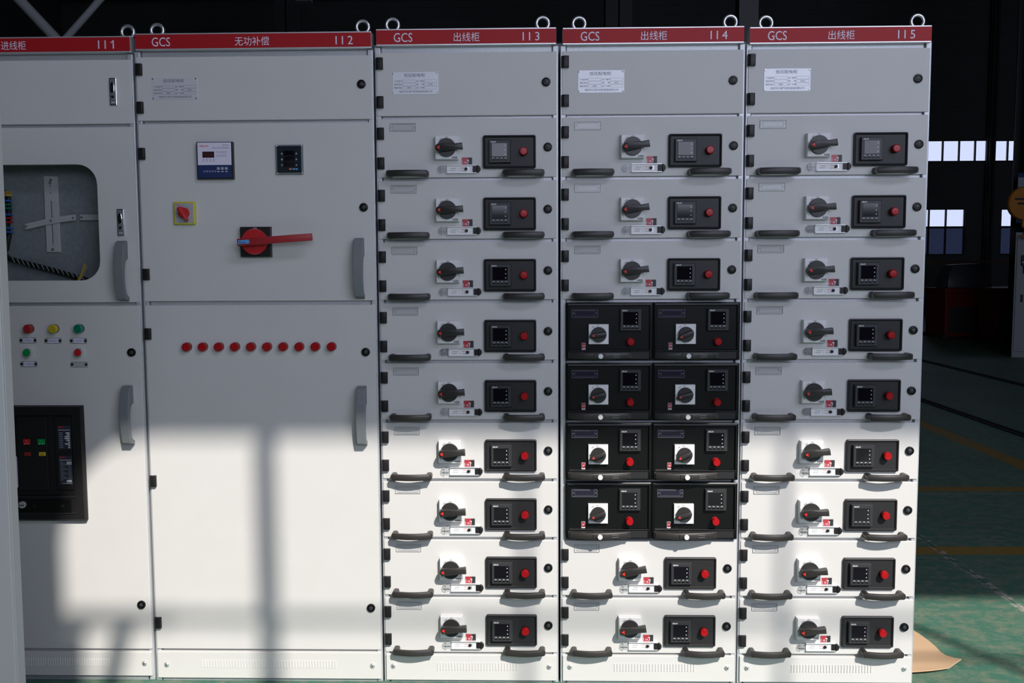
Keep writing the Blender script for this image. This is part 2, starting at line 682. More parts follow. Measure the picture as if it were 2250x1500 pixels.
def half_disc(cx, cz, r, side, n=10):
    return [(cx + side * r * math.sin(math.pi * i / n), cz + r * math.cos(math.pi * i / n)) for i in range(n + 1)]


def mesh_slide():
    b = MB()
    r = .0125
    b.prism(half_disc(-.058, 0, r, -1), 0, -.006, 'clear_plastic')
    b.box(-.058, -.041, -.0055, 0, -r, r, 'clear_plastic')
    b.tube([(x, -.0062, z) for x, z in half_disc(-.058, 0, r - .0004, -1)], .0006, 'tag_edge', 6)
    b.box(-.067, -.042, -.0075, -.0055, -.0006, .0006, 'tag_edge')
    b.tube([(-.058, -.0062, -r), (-.058, -.0062, r)], .0006, 'alu', 6)
    b.box(-.041, .0575, -.0040, 0, -r, r, 'white')
    for s in (-1, 1):
        b.box(-.041, .0575, -.0085, -.0038, s * r - .0012, s * r + .0012, 'alu', .0004, 1)
    for i in range(4):
        for k, (x0, dz) in enumerate(((-.027, .0025), (-.030, -.0040))):
            b.quad(x0 + i * .0045, x0 + i * .0045 + .0028, dz - .0011, dz + .0011, -.0043, 'grey_print')
    for i in range(3):
        b.quad(.004 + i * .0045, .0068 + i * .0045, .0022, .0046, -.0043, 'marker_red')
        b.quad(.004 + i * .0045, .0068 + i * .0045, -.0058, -.0036, -.0043, 'grey_print')
    b.quad(-.0030, -.0027, -.008, .008, -.0043, 'black_print')
    b.lathe(.0222, 0, [(.0052, -.004), (.0052, -.0075), (.0040, -.009), (.0001, -.009)], 'black', 18)
    b.box(.0255, .031, -.0046, -.004, -.0055, .006, 'alu')
    b.box(.0445, .0578, -.0075, -.003, -.0098, .0092, 'black')
    b.prism(half_disc(.0575, 0, r, 1), 0, -.0105, 'black', bev=.0025)
    return b.mesh('interlock_slide')


def mesh_tag(dark=False, w=.0848, h=.026):
    b = MB()
    m = 'smoked' if dark else 'clear_plastic'
    if dark:
        b.box(-w / 2, w / 2, -.0008, 0, -h / 2, h / 2, 'tag_dark')
    o = rrect(-w / 2, w / 2, -h / 2, h / 2, .0015, 2)
    i = rrect(-w / 2 + .0009, w / 2 - .0009, -h / 2 + .0009, h / 2 - .0009, .001, 2)
    b.ring_frame(o, i, 0, -.0026, 'tag_edge' if not dark else 'tag_rim')
    o2 = rrect(-w / 2 + .0095, w / 2 - .0095, -h / 2 + .0045, h / 2 - .0035, .001, 2)
    i2 = rrect(-w / 2 + .0100, w / 2 - .0100, -h / 2 + .0050, h / 2 - .0040, .001, 2)
    b.ring_frame(o2, i2, -.0008, -.0016, 'tag_edge' if not dark else 'tag_rim')
    b.quad(-w / 2 + .001, w / 2 - .001, -h / 2 + .001, h / 2 - .001, -.0014, m)
    for s in (-1, 1):
        b.cyl(s * (w / 2 - .005), .001, .0013, 0, -.0022, 'tag_edge', 10)
    return b.mesh('label_holder')


def mesh_nameplate():
    b = MB()
    w, h = .1490, .0715
    b.box(-w / 2, w / 2, -.0012, 0, -h / 2, h / 2, 'plate_alu', .0004, 1)
    y = -.0015
    b.text('低压配电柜', -.003, h / 2 - .0105, .0112, y, 'plate_print', w=.069)
    rows = (('产品型号', '', '出厂编号', ''), ('额定电流', '', '频    率', '50Hz'), ('额定电压', '380V', '出厂日期', ''))
    for i, (a, va, c, vc) in enumerate(rows):
        z = .0065 - i * .0105
        b.text(a, -.0555, z, .0058, y, 'plate_print', w=.026)
        b.text(c, .0155, z, .0058, y, 'plate_print', w=.026)
        for x0, x1, v in ((-.041, .0005, va), (.0295, .0695, vc)):
            for zz in (z - .0042, z + .0042):
                b.quad(x0, x1, zz - .00022, zz + .00022, y, 'plate_print')
            for xx in (x0, x1):
                b.quad(xx - .00022, xx + .00022, z - .0042, z + .0042, y, 'plate_print')
            if v:
                b.text(v, (x0 + x1) / 2, z, .0048, y, 'plate_print')
    b.text('保定中亿电气材料制造有限公司', .001, -h / 2 + .0092, .0072, y, 'plate_print', w=.108)
    for sx in (-1, 1):
        for sz in (-1, 1):
            b.lathe(sx * (w / 2 - .0035), sz * (h / 2 - .0045), [(.0030, -.001), (.0030, -.0022), (.0019, -.0036), (.0001, -.004)], 'chrome', 14)
    return b.mesh('nameplate')


def mesh_eye_bolt():
    b = MB()
    n = 32
    b.tube([(.0200 * math.cos(2 * math.pi * i / n), 0, .0200 * math.sin(2 * math.pi * i / n)) for i in range(n)], .0054, 'zinc', 12, closed=True, up=(0, 1, 0))
    # collar and shank down to the cabinet roof
    for z0, z1, r in ((-.030, -.022, .0095), (-.063, -.029, .006), (-.0665, -.0585, .015)):
        rings = [[(r * math.cos(2 * math.pi * i / 20), r * math.sin(2 * math.pi * i / 20), z) for i in range(20)] for z in (z0, z1)]
        b.loft(rings, 'zinc')
    return b.mesh('eye_bolt')


def mesh_bolt():
    b = MB()
    b.lathe(0, 0, [(.0095, 0), (.0095, -.0012), (.0080, -.0018)], 'alu', 20)
    b.lathe(0, 0, [(.0068, -.0015), (.0066, -.004), (.0045, -.0062), (.0001, -.0068)], 'zinc', 20)
    b.cyl(0, 0, .0024, -.0066, -.0071, 'slit', 6)
    return b.mesh('bolt')


def mesh_door_handle():
    b = MB()
    outer = [(0, .1), (-.014, .1)]
    for i in range(15):
        t = i / 14
        z = .094 - .184 * t
        outer.append((-(.020 + .0235 * math.sin(math.pi * (.10 + .80 * t)) ** .9 + .004 * t), z))
    outer += [(-.006, -.1), (0, -.1)]
    inner = [(0, -.086), (-.010, -.083)]
    for i in range(10):
        t = i / 9
        inner.append((-(.019 + .0125 * math.sin(math.pi * (.08 + .80 * t))), -.072 + .100 * t))
    inner += [(-.017, .036), (0, .041)]
    pts = outer + inner
    b.prism_x(pts, -.0150, .0150, 'handle_grey', bev=.0016)
    return b.mesh('handle')


def mesh_latch():
    b = MB()
    w, h = .0228, .0880
    b.box(-w / 2, w / 2, -.006, 0, -h / 2, h / 2, 'chrome', .0012)
    b.box(-w / 2 + .0022, w / 2 - .0022, -.0064, -.0058, -h / 2 + .003, h / 2 - .003, 'knife_grey', .0003, 1)
    el = [(.0070 * math.cos(2 * math.pi * i / 24), .012 + .019 * math.sin(2 * math.pi * i / 24)) for i in range(24)]
    b.prism(el, -.006, -.0105, 'chrome', bev=.0015)
    b.box(-.0015, .0015, -.0112, -.0100, .006, .020, 'slit')
    b.lathe(0, -.018, [(.0062, -.006), (.0062, -.009), (.0050, -.0105), (.0001, -.0105)], 'chrome', 20)
    b.box(-.001, .001, -.0110, -.0104, -.022, -.014, 'slit')
    for i in range(4):
        b.quad(-.006 + i * .0033, -.006 + i * .0033 + .0022, -.0365, -.0335, -.0067, 'white_print')
    return b.mesh('latch')


HINGE, LOCK, HANDLE = mesh_hinge(), mesh_lock(), mesh_handle()
LAMP_RED = mesh_lamp('red_lens')
SW_PLATE, SW_KNOB = mesh_switch_plate(), mesh_switch_knob()
METER, MPANEL, PWIN, SLIDE = mesh_meter(), mesh_meter_panel(), mesh_window(), mesh_slide()
TAG_CLEAR = mesh_tag()
NAMEPLATE, EYE, BOLT = mesh_nameplate(), mesh_eye_bolt(), mesh_bolt()
DHANDLE, LATCH = mesh_door_handle(), mesh_latch()


# half-width drawer pieces
def mesh_small_plate():
    b = MB()
    s = .033
    b.frustum(-s, s, -s, s, 0, -.012, .0006, 'white')
    y = -.0123
    b.text('ON', -.004, .0290, .0034, y, 'black_print')
    b.text('TRIP', -.0185, .0238, .0034, y, 'black_print', rot=R(38))
    b.text('OFF', -.0295, -.002, .0030, y, 'black_print', rot=R(85))
    return b.mesh('switch_plate')


def mesh_small_knob():
    b = MB()
    b.lathe(0, 0, [(.0252, -.0118), (.0252, -.020), (.024, -.022), (.0001, -.022)], 'knob_black', 36)
    low = [(-.0325, -.001), (-.026, -.0095), (.018, -.0080), (.0245, -.004), (.0245, .005), (.016, .0078), (-.022, .0085)]
    b.loft([[(x, -.021, z) for x, z in low], [(x, -.030, z) for x, z in low], [(x * .96, -.034, z * .7) for x, z in low]], 'knob_black', bev=.001)
    b.prism([(-.0235, .0), (-.0155, .0050), (-.0155, -.0052)], -.0335, -.0346, 'marker_red')
    return b.mesh('switch_knob')


def mesh_half_front(w=.2835, h=.190):
    b = MB()
    o = rrect(0, w, 0, h, .0015, 2)
    o1 = rrect(.0025, w - .0025, .0025, h - .0025, .0015, 2)
    i1 = rrect(.0100, w - .0090, .0320, h - .0095, .0015, 2)
    i2 = rrect(.0120, w - .0110, .0345, h - .0120, .0010, 2)
    b.loft([[(x, .02, z) for x, z in o], [(x, -.014, z) for x, z in o], [(x, -.016, z) for x, z in o1], [(x, -.016, z) for x, z in i1], [(x, -.0085, z) for x, z in i2]], 'black_satin')
    b.box(.010, w - .010, -.0178, -.0158, .0305, .0325, 'bezel', .0005, 1)
    b.box(.012, w - .012, -.0163, -.0155, .004, .027, 'dark_gray', .0005, 1)
    return b.mesh('drawer')


def mesh_bow_handle():
    """curved pull bar fixed at its left end, standing off the drawer front"""
    b = MB()
    x0, x1 = .011, .2135
    rings = []
    n = 20
    for i in range(n + 1):
        t = i / n
        x = x0 + (x1 - x0) * t
        y = -(.016 + .034 * math.sin(math.pi * (.08 + .84 * t) ** .9) ** .8)
        th = .010 if t > .1 else .010 + (.1 - t) * .02
        hh = .0102 + .0008 * math.sin(math.pi * t)
        z = 0
        c = .003
        rings.append([(x, y + c * .6, z + hh), (x, y, z + hh - c), (x, y, z - hh + c), (x, y + c * .6, z - hh), (x, y + th, z - hh), (x, y + th, z + hh)])
    b.loft(rings, 'handle_black')
    # bracket to the front, left root and middle arm
    b.prism_x([(-.012, .009), (-.052, .008), (-.052, -.004), (-.012, -.009)], .088, .126, 'handle_black', .001)
    b.box(.006, .022, -.024, -.012, -.0105, .0105, 'handle_black', .002)
    b.box(.200, .2135, -.030, -.012, -.0098, .0098, 'handle_black', .001)
    for dz in (.0035, -.0035):
        for i in range(9):
            t = .70 + .012 * i
            x = x0 + (x1 - x0) * t
            y = -(.016 + .034 * math.sin(math.pi * (.08 + .84 * t) ** .9) ** .8)
            b.box(x - .0012, x + .0014, y - .0006, y + .002, dz - .0006, dz + .0006, 'knife_grey')
    return b.mesh('handle')


def mesh_white_button():
    b = MB()
    b.lathe(0, 0, [(.0084, -.046), (.0084, -.0560), (.0074, -.0575), (.0001, -.0577)], 'white', 24)
    return b.mesh('release_button')


def mesh_small_window():
    b = MB()
    b.box(-.0065, .0065, -.0012, 0, -.0115, .0115, 'knob_grey', .0005, 1)
    b.quad(-.0052, .0052, -.0065, .0100, -.0015, 'dark_red')
    b.text('18', 0, .0015, .0060, -.0018, 'lilac', w=.0060)
    for s in (-1, 1):
        b.quad(s * .003 - .0018, s * .003 + .0018, -.0105, -.0075, -.0015, 'white_print')
    return b.mesh('position_window')


SP, SK, HF, BOW, WB, SWIN = mesh_small_plate(), mesh_small_knob(), mesh_half_front(), mesh_bow_handle(), mesh_white_button(), mesh_small_window()
TAG_DARK = mesh_tag(True, .0850, .0252)
LAMP_RED_S = mesh_lamp('red_lens', .0125, .024, 'red_plastic')


# ------------------------------------------------------------------ cabinet pieces
DRH = 0.1895


def drawer_front_mesh(w):
    b = MB()
    b.box(0, w, 0, .020, 0, DRH, 'paint', .0016, 2)
    return b.mesh('drawer')


def full_drawer(cab, x0, w, zb, fm, tilt):
    k = w / .584
    d = put(fm, 'drawer', cab, (x0, 0, zb))
    for z in (.1420, .0465):
        put(HINGE, 'hinge', d, (.0095, 0, z))
    put(TAG_CLEAR, 'label_holder', d, (.0835 * k, 0, .1625), 'clear label holder, blank')
    put(SW_PLATE, 'switch_plate', d, (.2272 * k, 0, .0937), 'white switch plate')
    put(SW_KNOB, 'switch_knob', d, (.2272 * k, 0, .0937), 'black rotary switch knob', rot=(0, -R(tilt), 0))
    put(PWIN, 'position_window', d, (.2915 * k, 0, .0525))
    put(SLIDE, 'interlock_slide', d, (.2665 * k, 0, .0262))
    put(MPANEL, 'meter_panel', d, (.4308 * k, 0, .0804), 'black meter panel')
    put(METER, 'power_meter', d, (.3995 * k, -.005, .0806))
    put(LAMP_RED, 'indicator_lamp', d, (.4765 * k, -.005, .0807), 'red indicator lamp')
    put(LOCK, 'lock', d, (.5555 * k, 0, .0955))
    for x in (.0989, .4756):
        put(HANDLE, 'handle', d, (x * k, 0, .0112), 'black pull handle')
    return d


def half_drawer(cab, x0, zb, tilt):
    d = put(HF, 'drawer', cab, (x0, 0, zb), 'black half-width drawer')
    put(TAG_DARK, 'label_holder', d, (.0615, -.0085, .1535))
    put(SP, 'switch_plate', d, (.1062, -.0085, .0860), 'white switch plate')
    put(SK, 'switch_knob', d, (.1062, -.0085, .0850), rot=(0, -R(tilt), 0))
    put(METER, 'power_meter', d, (.2115, -.0085, .1330))
    put(LAMP_RED_S, 'indicator_lamp', d, (.2105, -.0085, .0610), 'red indicator lamp')
    put(SWIN, 'position_window', d, (.0575, -.0085, .0455))
    put(BOW, 'handle', d, (0, 0, .0165))
    put(WB, 'release_button', d, (.1105, 0, .0165), 'white round release button')
    return d


def header_mesh(x0, x1, z0, z1, texts):
    """painted sign board along the cabinet top, white lines at both edges"""
    b = MB()
    b.box(x0, x1, -.010, .045, z0, z1, 'alu', .0010, 2)
    b.box(x0 + .0004, x1 - .0004, -.0106, -.0095, z0 + .0040, z1 - .0040, 'sign_red')
    for s, cx, h, w in texts:
        b.text(s, cx, (z0 + z1) / 2 - .0012, h, -.0110, 'lilac', w=w)
        if s.endswith('1'):
            e = cx + w / 2
            zt = (z0 + z1) / 2 - .0012 + h / 2
            b.prism([(e - .003, zt), (e - .0115, zt - .0075), (e - .0105, zt - .0095), (e - .003, zt - .004)], -.0108, -.0111, 'lilac')
    return b.mesh('header_sign')


def plinth_mesh(x0, x1, z0, z1, vx0, vx1, n):
    b = MB()
    b.box(x0, x1, -.004, .020, z0, z1, 'paint', .0016, 2)
    zc = (z0 + z1) / 2 + .004
    for i in range(n):
        x = vx0 + (vx1 - vx0) * i / (n - 1)
        b.loft([[(x - .0022, -.004, zc - .0145), (x + .0022, -.004, zc - .0145), (x + .0022, -.004, zc + .0145), (x - .0022, -.004, zc + .0145)],
                [(x - .0012, -.0060, zc - .0125), (x + .0004, -.0060, zc - .0125), (x + .0004, -.0060, zc + .0125), (x - .0012, -.0060, zc + .0125)]], 'paint')
        b.quad(x + .0014, x + .0021, zc - .0135, zc + .0120, -.0043, 'tag_edge')
    b.box(x0 + .015, x1 - .015, .004, .02, 0.0, z0 + .001, 'inner_plate')
    return b.mesh('plinth')


def add_frame(cab, x0, x1, rails, top, base=0.0):
    """posts at both sides of the doors, galvanised rails showing in the gaps"""
    for a, b_ in ((x0 - .0056, x0 + .012), (x1 - .012, x1 + .0056)):
        b = MB()
        b.box(a, b_, .0035, .045, base, top, 'galv', .002, 2)
        b.build('post', cab)
    for z0, z1 in rails:
        b = MB()
        b.box(x0 + .012, x1 - .012, .0150, .040, z0, z1, 'galv', .001, 1)
        for s in (x0 + .0145, x1 - .0145):
            b.box(s - .0009, s + .0009,   .0142, .0160, z0 + .001, z1 - .001, 'slit')
        b.build('cross_rail', cab)


def add_body(cab, x0, x1, top, front=.046, depth=.80):
    b = MB()
    b.box(x0 - .0050, x1 + .0050, front, depth, 0.0, top, 'paint', .002, 1)
    return b.build('body', cab)


def eye(cab, x, z):
    tx = FX + (x - FX) * (D + .05) / D
    put(EYE, 'eye_bolt', cab, (tx, .05, z), 'chrome lifting eye bolt')


def upper_door(cab, x0, x1, z0, z1, hz, lockpos=None, plate=None, latch=None, hinges=True):
    b = MB()
    b.box(x0, x1, 0, .02, z0, z1, 'paint', .0016, 2)
    d = b.build('door', cab)
    if hinges:
        for z in hz:
            put(HINGE, 'hinge', d, (x0 + .0095, 0, z))
    if lockpos:
        put(LOCK, 'lock', d, (lockpos[0], 0, lockpos[1]))
    if plate:
        put(NAMEPLATE, 'nameplate', d, (plate[0], 0, plate[1]), 'silver nameplate with printed form')
    if latch:
        put(LATCH, 'latch', d, (latch[0], 0, latch[1]), 'chrome latch')
    return d


GROUP = 'row of switchgear cabinets'
ZB = [None] + [.1060 + .2 * (9 - r) for r in range(1, 10)]


def drawer_cabinet(x0, w, dz, label, number, black_rows, lockx):
    cab = thing('switchgear_cabinet', label, 'cabinet', (x0 + w / 2, .4, 0), GROUP)
    off = Vector((-(x0 + w / 2), -.4, 0))
    made = []
    x1 = x0 + w
    k = w / .584
    add_body(cab, x0, x1, 2.140)
    rails = [(ZB[r] - .0125, ZB[r] + .002) for r in range(1, 10)] + [(ZB[1] + DRH - .002, ZB[1] + DRH + .010), (2.106, 2.128)]
    add_frame(cab, x0, x1, rails, 2.1245)
    zt = 2.1265 + dz
    header_mesh_ = header_mesh(x0 + .0015, x1 - .0015, zt, zt + .0530, [('GCS', x0 + .0893 * k, .0285, .060), ('出线柜', x0 + .2945 * k, .0285, .083), (' '.join(number), x0 + .502 * k, .0265, .054)])
    put(header_mesh_, 'header_sign', cab, label='red header sign with white lettering')
    for ex in (.0545, .5395):
        eye(cab, x0 + ex * k, 2.2065 + dz)
    upper_door(cab, x0, x1, 1.9045, 2.1060, (2.0715, 1.9485), lockpos=(x0 + lockx, 2.0090), plate=(x0 + .1262 * k, 2.0090))
    fm = drawer_front_mesh(w)
    for r in range(1, 10):
        if r in black_rows:
            for j, xx in enumerate((.0130, .2980)):
                half_drawer(cab, x0 + xx, ZB[r], random.uniform(4, 12) if r == 4 and j == 0 else random.uniform(12, 26))
        else:
            full_drawer(cab, x0, w, ZB[r], fm, random.uniform(2, 5) if x0 < .3 else (random.uniform(6, 10) if x0 < 1 else random.uniform(2, 7)))
    pm = plinth_mesh(x0 + .002, x1 - .001, .0085, .0975, x0 + .1780 * k, x0 + .4470 * k, 28)
    p = put(pm, 'plinth', cab)
    for bx in (.0265, .558):
        put(BOLT, 'bolt', p, (x0 + bx * k, -.004, .0580))
    for ch in cab.children:
        ch.location = Vector(ch.location) + off
    return cab


drawer_cabinet(.0005, .584, 0.0, 'grey cabinet of nine full-width drawers headed II3, right beside the wide cabinet with red lever', 'II3', (), .5505)
drawer_cabinet(.6025, .5830, -.002, 'grey cabinet headed II4 with eight black half-width drawers amid its grey ones', 'II4', (4, 5, 6, 7), .5500)
drawer_cabinet(1.2005, .5785, -.006, 'grey cabinet of nine drawers headed II5, at the right end of the row', 'II5', (), .5410)


def recenter(cab):
    off = Vector(cab.location)
    for ch in cab.children:
        ch.location = Vector(ch.location) - off


# ------------------------------------------------------------------ wide capacitor cabinet with the red lever
def capacitor_cabinet():
    x0, x1 = -.788, -.017
    cab = thing('switchgear_cabinet', 'wide grey cabinet headed II2 with red lever switch and ten red lamps in line', 'cabinet', ((x0 + x1) / 2, .4, 0), GROUP)
    add_body(cab, x0, x1, 2.135)
    add_frame(cab, x0, x1, [(.1000, .1130), (1.2880, 1.3060), (1.8820, 1.8990), (2.0980, 2.120)], 2.118)
    hm = header_mesh(x0 + .004, x1 + .003, 2.1205, 2.1735, [('GCS', -.6985, .0285, .060), ('无功补偿', -.401, .0285, .112), ('I I 2', -.101, .0265, .056)])
    put(hm, 'header_sign', cab, label='red header sign with white lettering')
    eye(cab, -.7135, 2.197)
    eye(cab, -.0420, 2.201)
    upper_door(cab, x0, x1, 1.8960, 2.1000, (2.0600, 1.9380), lockpos=T(-.0510, 2.0095, .01), plate=(-.6622, 1.9985))
    b = MB()
    b.box(x0, x1, 0, .02, 1.3045, 1.8860, 'paint', .0016, 2)
    d = b.build('door', cab)
    for z in (1.7890, 1.3940):
        put(HINGE, 'hinge', d, (x0 + .0095, 0, z))
    lx, lz = T(-.0505, 1.6113, .01)
    put(LOCK, 'lock', d, (lx, 0, lz))
    put(DHANDLE, 'handle', d, (-.0640, 0, 1.4105), 'grey bow door handle')
    # power factor controller
    b = MB()
    b.frustum(-.060, .060, -.0605, .0605, 0, -.016, .0010, 'black')
    b.box(-.0553, .0553, -.0172, -.0155, -.0150, .0573, 'lilac')
    b.box(-.0553, .0553, -.0172, -.0155, -.0562, -.0150, 'navy')
    y = -.0175
    b.text('DELIXI', -.0340, .0462, .0058, y, 'marker_red', w=.0275, bold=True)
    b.text('JKL5C', .0370, .0480, .0056, y, 'black_print', w=.0215, italic=True)
    b.text('智能无功功率自动补偿控制器', .0205, .0400, .0044, y, 'violet_print', w=.055)
    b.quad(-.0395, -.0005, .0085, .0285, y, 'brown_screen')
    for i in range(1, 4):
        b.quad(-.0395 + i * .0098 - .0003, -.0395 + i * .0098 + .0003, .0085, .0285, y - .0002, 'black_print')
    for i in range(6):
        for zz in (.0270, .0135):
            b.cyl(.0075 + i * .0060, zz, .0013, -.017, y - .0002, 'black_print', 8)
    b.ring_frame(rrect(.0085, .0375, .0172, .0228, .0027, 4), rrect(.0089, .0371, .0176, .0224, .0023, 4), y, y - .0001, 'violet_print')
    for i in range(4):
        b.cyl(-.0365 + i * .0112, .0030, .0014, -.017, y - .0002, 'black_print', 8)
        b.quad(-.0390 + i * .0112, -.0340 + i * .0112, -.0030, -.0012, y, 'violet_print')
    for i in range(3):
        b.box(.0075 + i * .0130, .0165 + i * .0130, y - .0012, y, -.0310, -.0220, 'knob_grey', .001, 1)
        b.quad(.0085 + i * .0130, .0155 + i * .0130, -.0375, -.0350, y, 'lilac')
    for i in range(5):
        b.quad(-.0370 + i * .0090, -.0310 + i * .0090, -.0385, -.0325, y, 'violet_print')
    put(b.mesh('power_factor_controller'), 'power_factor_controller', d, (*T(-.5365, 1.7660, .0), ) and (T(-.5365, 1.7660, .012)[0], 0, T(-.5365, 1.7660, .012)[1]), 'white and navy controller with small display')
    # digital ammeter
    b = MB()
    b.frustum(-.0450, .0450, -.0485, .0485, 0, -.010, .0012, 'clear_plastic')
    b.box(-.0440, .0440, -.0085, 0, -.0475, .0475, 'knife_grey', .001, 1)
    b.box(-.0395, .0395, -.0115, -.008, -.0425, .0430, 'meter_teal', .0006, 1)
    y = -.0118
    for i, c in enumerate('ABC'):
        z = .0185 - i * .0185
        b.text(c, -.0235, z, .0058, y, 'white_print')
        b.text('A', .0240, z, .0058, y, 'white_print')
        b.box(-.0170, .0180, -.0122, -.0112, z - .0060, z + .0090, 'screen')
    for x, m in ((.0040, 'orange'), (.0150, 'blue_label'), (.0245, 'blue_label')):
        b.prism([(x + .0045 * math.cos(2 * math.pi * i / 16), -.0315 + .0028 * math.sin(2 * math.pi * i / 16)) for i in range(16)], -.011, -.0130, m)
    for sx in (-1, 1):
        for sz in (-1, 1):
            b.lathe(sx * .0405, sz * .0440, [(.0022, -.008), (.0022, -.0115), (.0001, -.0125)], 'chrome', 10)
    xx, zz = T(-.2910, 1.7677, .008)
    put(b.mesh('ammeter'), 'ammeter', d, (xx, 0, zz), 'dark three-row digital ammeter')
    # yellow framed selector switch
    b = MB()
    pr = rrect(-.0358, .0358, -.0372, .0372, .004, 4)
    pi_ = rrect(-.0335, .0335, -.0350, .0350, .003, 4)
    b.loft([[(x, 0, z) for x, z in pr], [(x, -.008, z) for x, z in pr], [(x, -.010, z) for x, z in pi_]], 'yellow_rim')
    b.prism(rrect(-.0305, .0305, -.0320, .0320, .002, 3), -.0095, -.0112, 'knob_grey')
    y = -.0116
    b.text('DELIXI', -.0205, .0268, .0030, y, 'marker_red', w=.011, bold=True)
    for i in range(12):
        a = R(90 + 30 * i)
        b.cyl(.0252 * math.cos(a), -.001 + .0252 * math.sin(a), .0011, -.011, y - .0002, 'black_print', 8)
    xx, zz = T(-.6428, 1.5948, .006)
    put(b.mesh('selector_plate'), 'selector_plate', d, (xx, 0, zz), 'yellow rimmed selector plate')
    b = MB()
    b.lathe(0, 0, [(.0185, -.011), (.0178, -.022), (.0165, -.0245), (.0001, -.0245)], 'red_plastic', 32)
    low = [(-.0215, .004), (-.018, .0085), (.006, .0065), (.029, .0035), (.031, 0), (.029, -.0035), (.006, -.0065), (-.018, -.0085), (-.0215, -.004)]
    b.loft([[(x, -.018, z) for x, z in low], [(x, -.034, z) for x, z in low], [(x * .96, -.038, z * .55) for x, z in low]], 'red_plastic', bev=.001)
    put(b.mesh('selector_knob'), 'selector_knob', d, (xx, 0, zz + .0005), 'red selector knob', rot=(0, R(58), 0))
    # main isolator
    b = MB()
    b.frustum(-.0505, .0505, -.0500, .0500, 0, -.020, .0012, 'black', .0006)
    b.text('ON', 0, .0440, .0055, -.0204, 'white_print')
    put(b.mesh('isolator_plate'), 'isolator_plate', d, (-.405, 0, 1.4993), 'black square isolator plate')
    b = MB()
    b.lathe(0, 0, [(.0425, -.0195), (.0425, -.034), (.0400, -.040), (.0001, -.041)], 'red_plastic', 44)
    lo = [(-.0440, -.0122), (.1990, -.0122), (.1990, .0122), (-.0440, .0122)]
    b.loft([[(x, -.038, z) for x, z in [(-.040, -.012), (.045, -.012), (.045, .012), (-.040, .012)]], [(x, -.058, z) for x, z in [(-.043, -.0122), (.060, -.0122), (.060, .0122), (-.043, .0122)]]], 'dark_red', bev=.001)
    b.loft([[(x, -.056, z) for x, z in lo], [(x, -.072, z * .92) for x, z in lo]], 'dark_red', bev=.0018)
    b.box(-.0400, -.0040, -.0730, -.0715, -.0062, .0062, 'blue_label')
    b.prism([(-.0375, 0), (-.0325, .0035), (-.0325, -.0035)], -.0725, -.0733, 'navy')
    b.box(-.0310, -.0160, -.0733, -.0725, -.0040, -.0020, 'navy')
    put(b.mesh('isolator_lever'), 'isolator_lever', d, (-.405, 0, 1.4993), 'red isolator lever with blue sticker', rot=(0, -R(4.0), 0))
    # lower door
    b = MB()
    b.box(x0, x1, 0, .02, .1125, 1.2905, 'paint', .0016, 2)
    d2 = b.build('door', cab)
    for z in (1.1960, .6980, .2060):
        put(HINGE, 'hinge', d2, (x0 + .0080, 0, z))
    lamp = mesh_lamp('red_lens', .0148, .021, 'bezel')
    for i in range(10):
        put(lamp, 'indicator_lamp', d2, (-.6472 + .05388 * i, 0, 1.1525), 'red indicator lamp')
    for z in (1.1325, .2560):
        lx, lz = T(-.0520 if z > 1 else -.0488, z, .01)
        put(LOCK, 'lock', d2, (lx, 0, lz))
    put(DHANDLE, 'handle', d2, (-.0640, 0, .9205), 'grey bow door handle')
    p = put(plinth_mesh(x0 + .002, x1 + .001, .0110, .1035, -.6320, -.1720, 48), 'plinth', cab)
    for bx in (-.7540, -.0445):
        put(BOLT, 'bolt', p, (bx, -.004, .058))
    recenter(cab)


capacitor_cabinet()


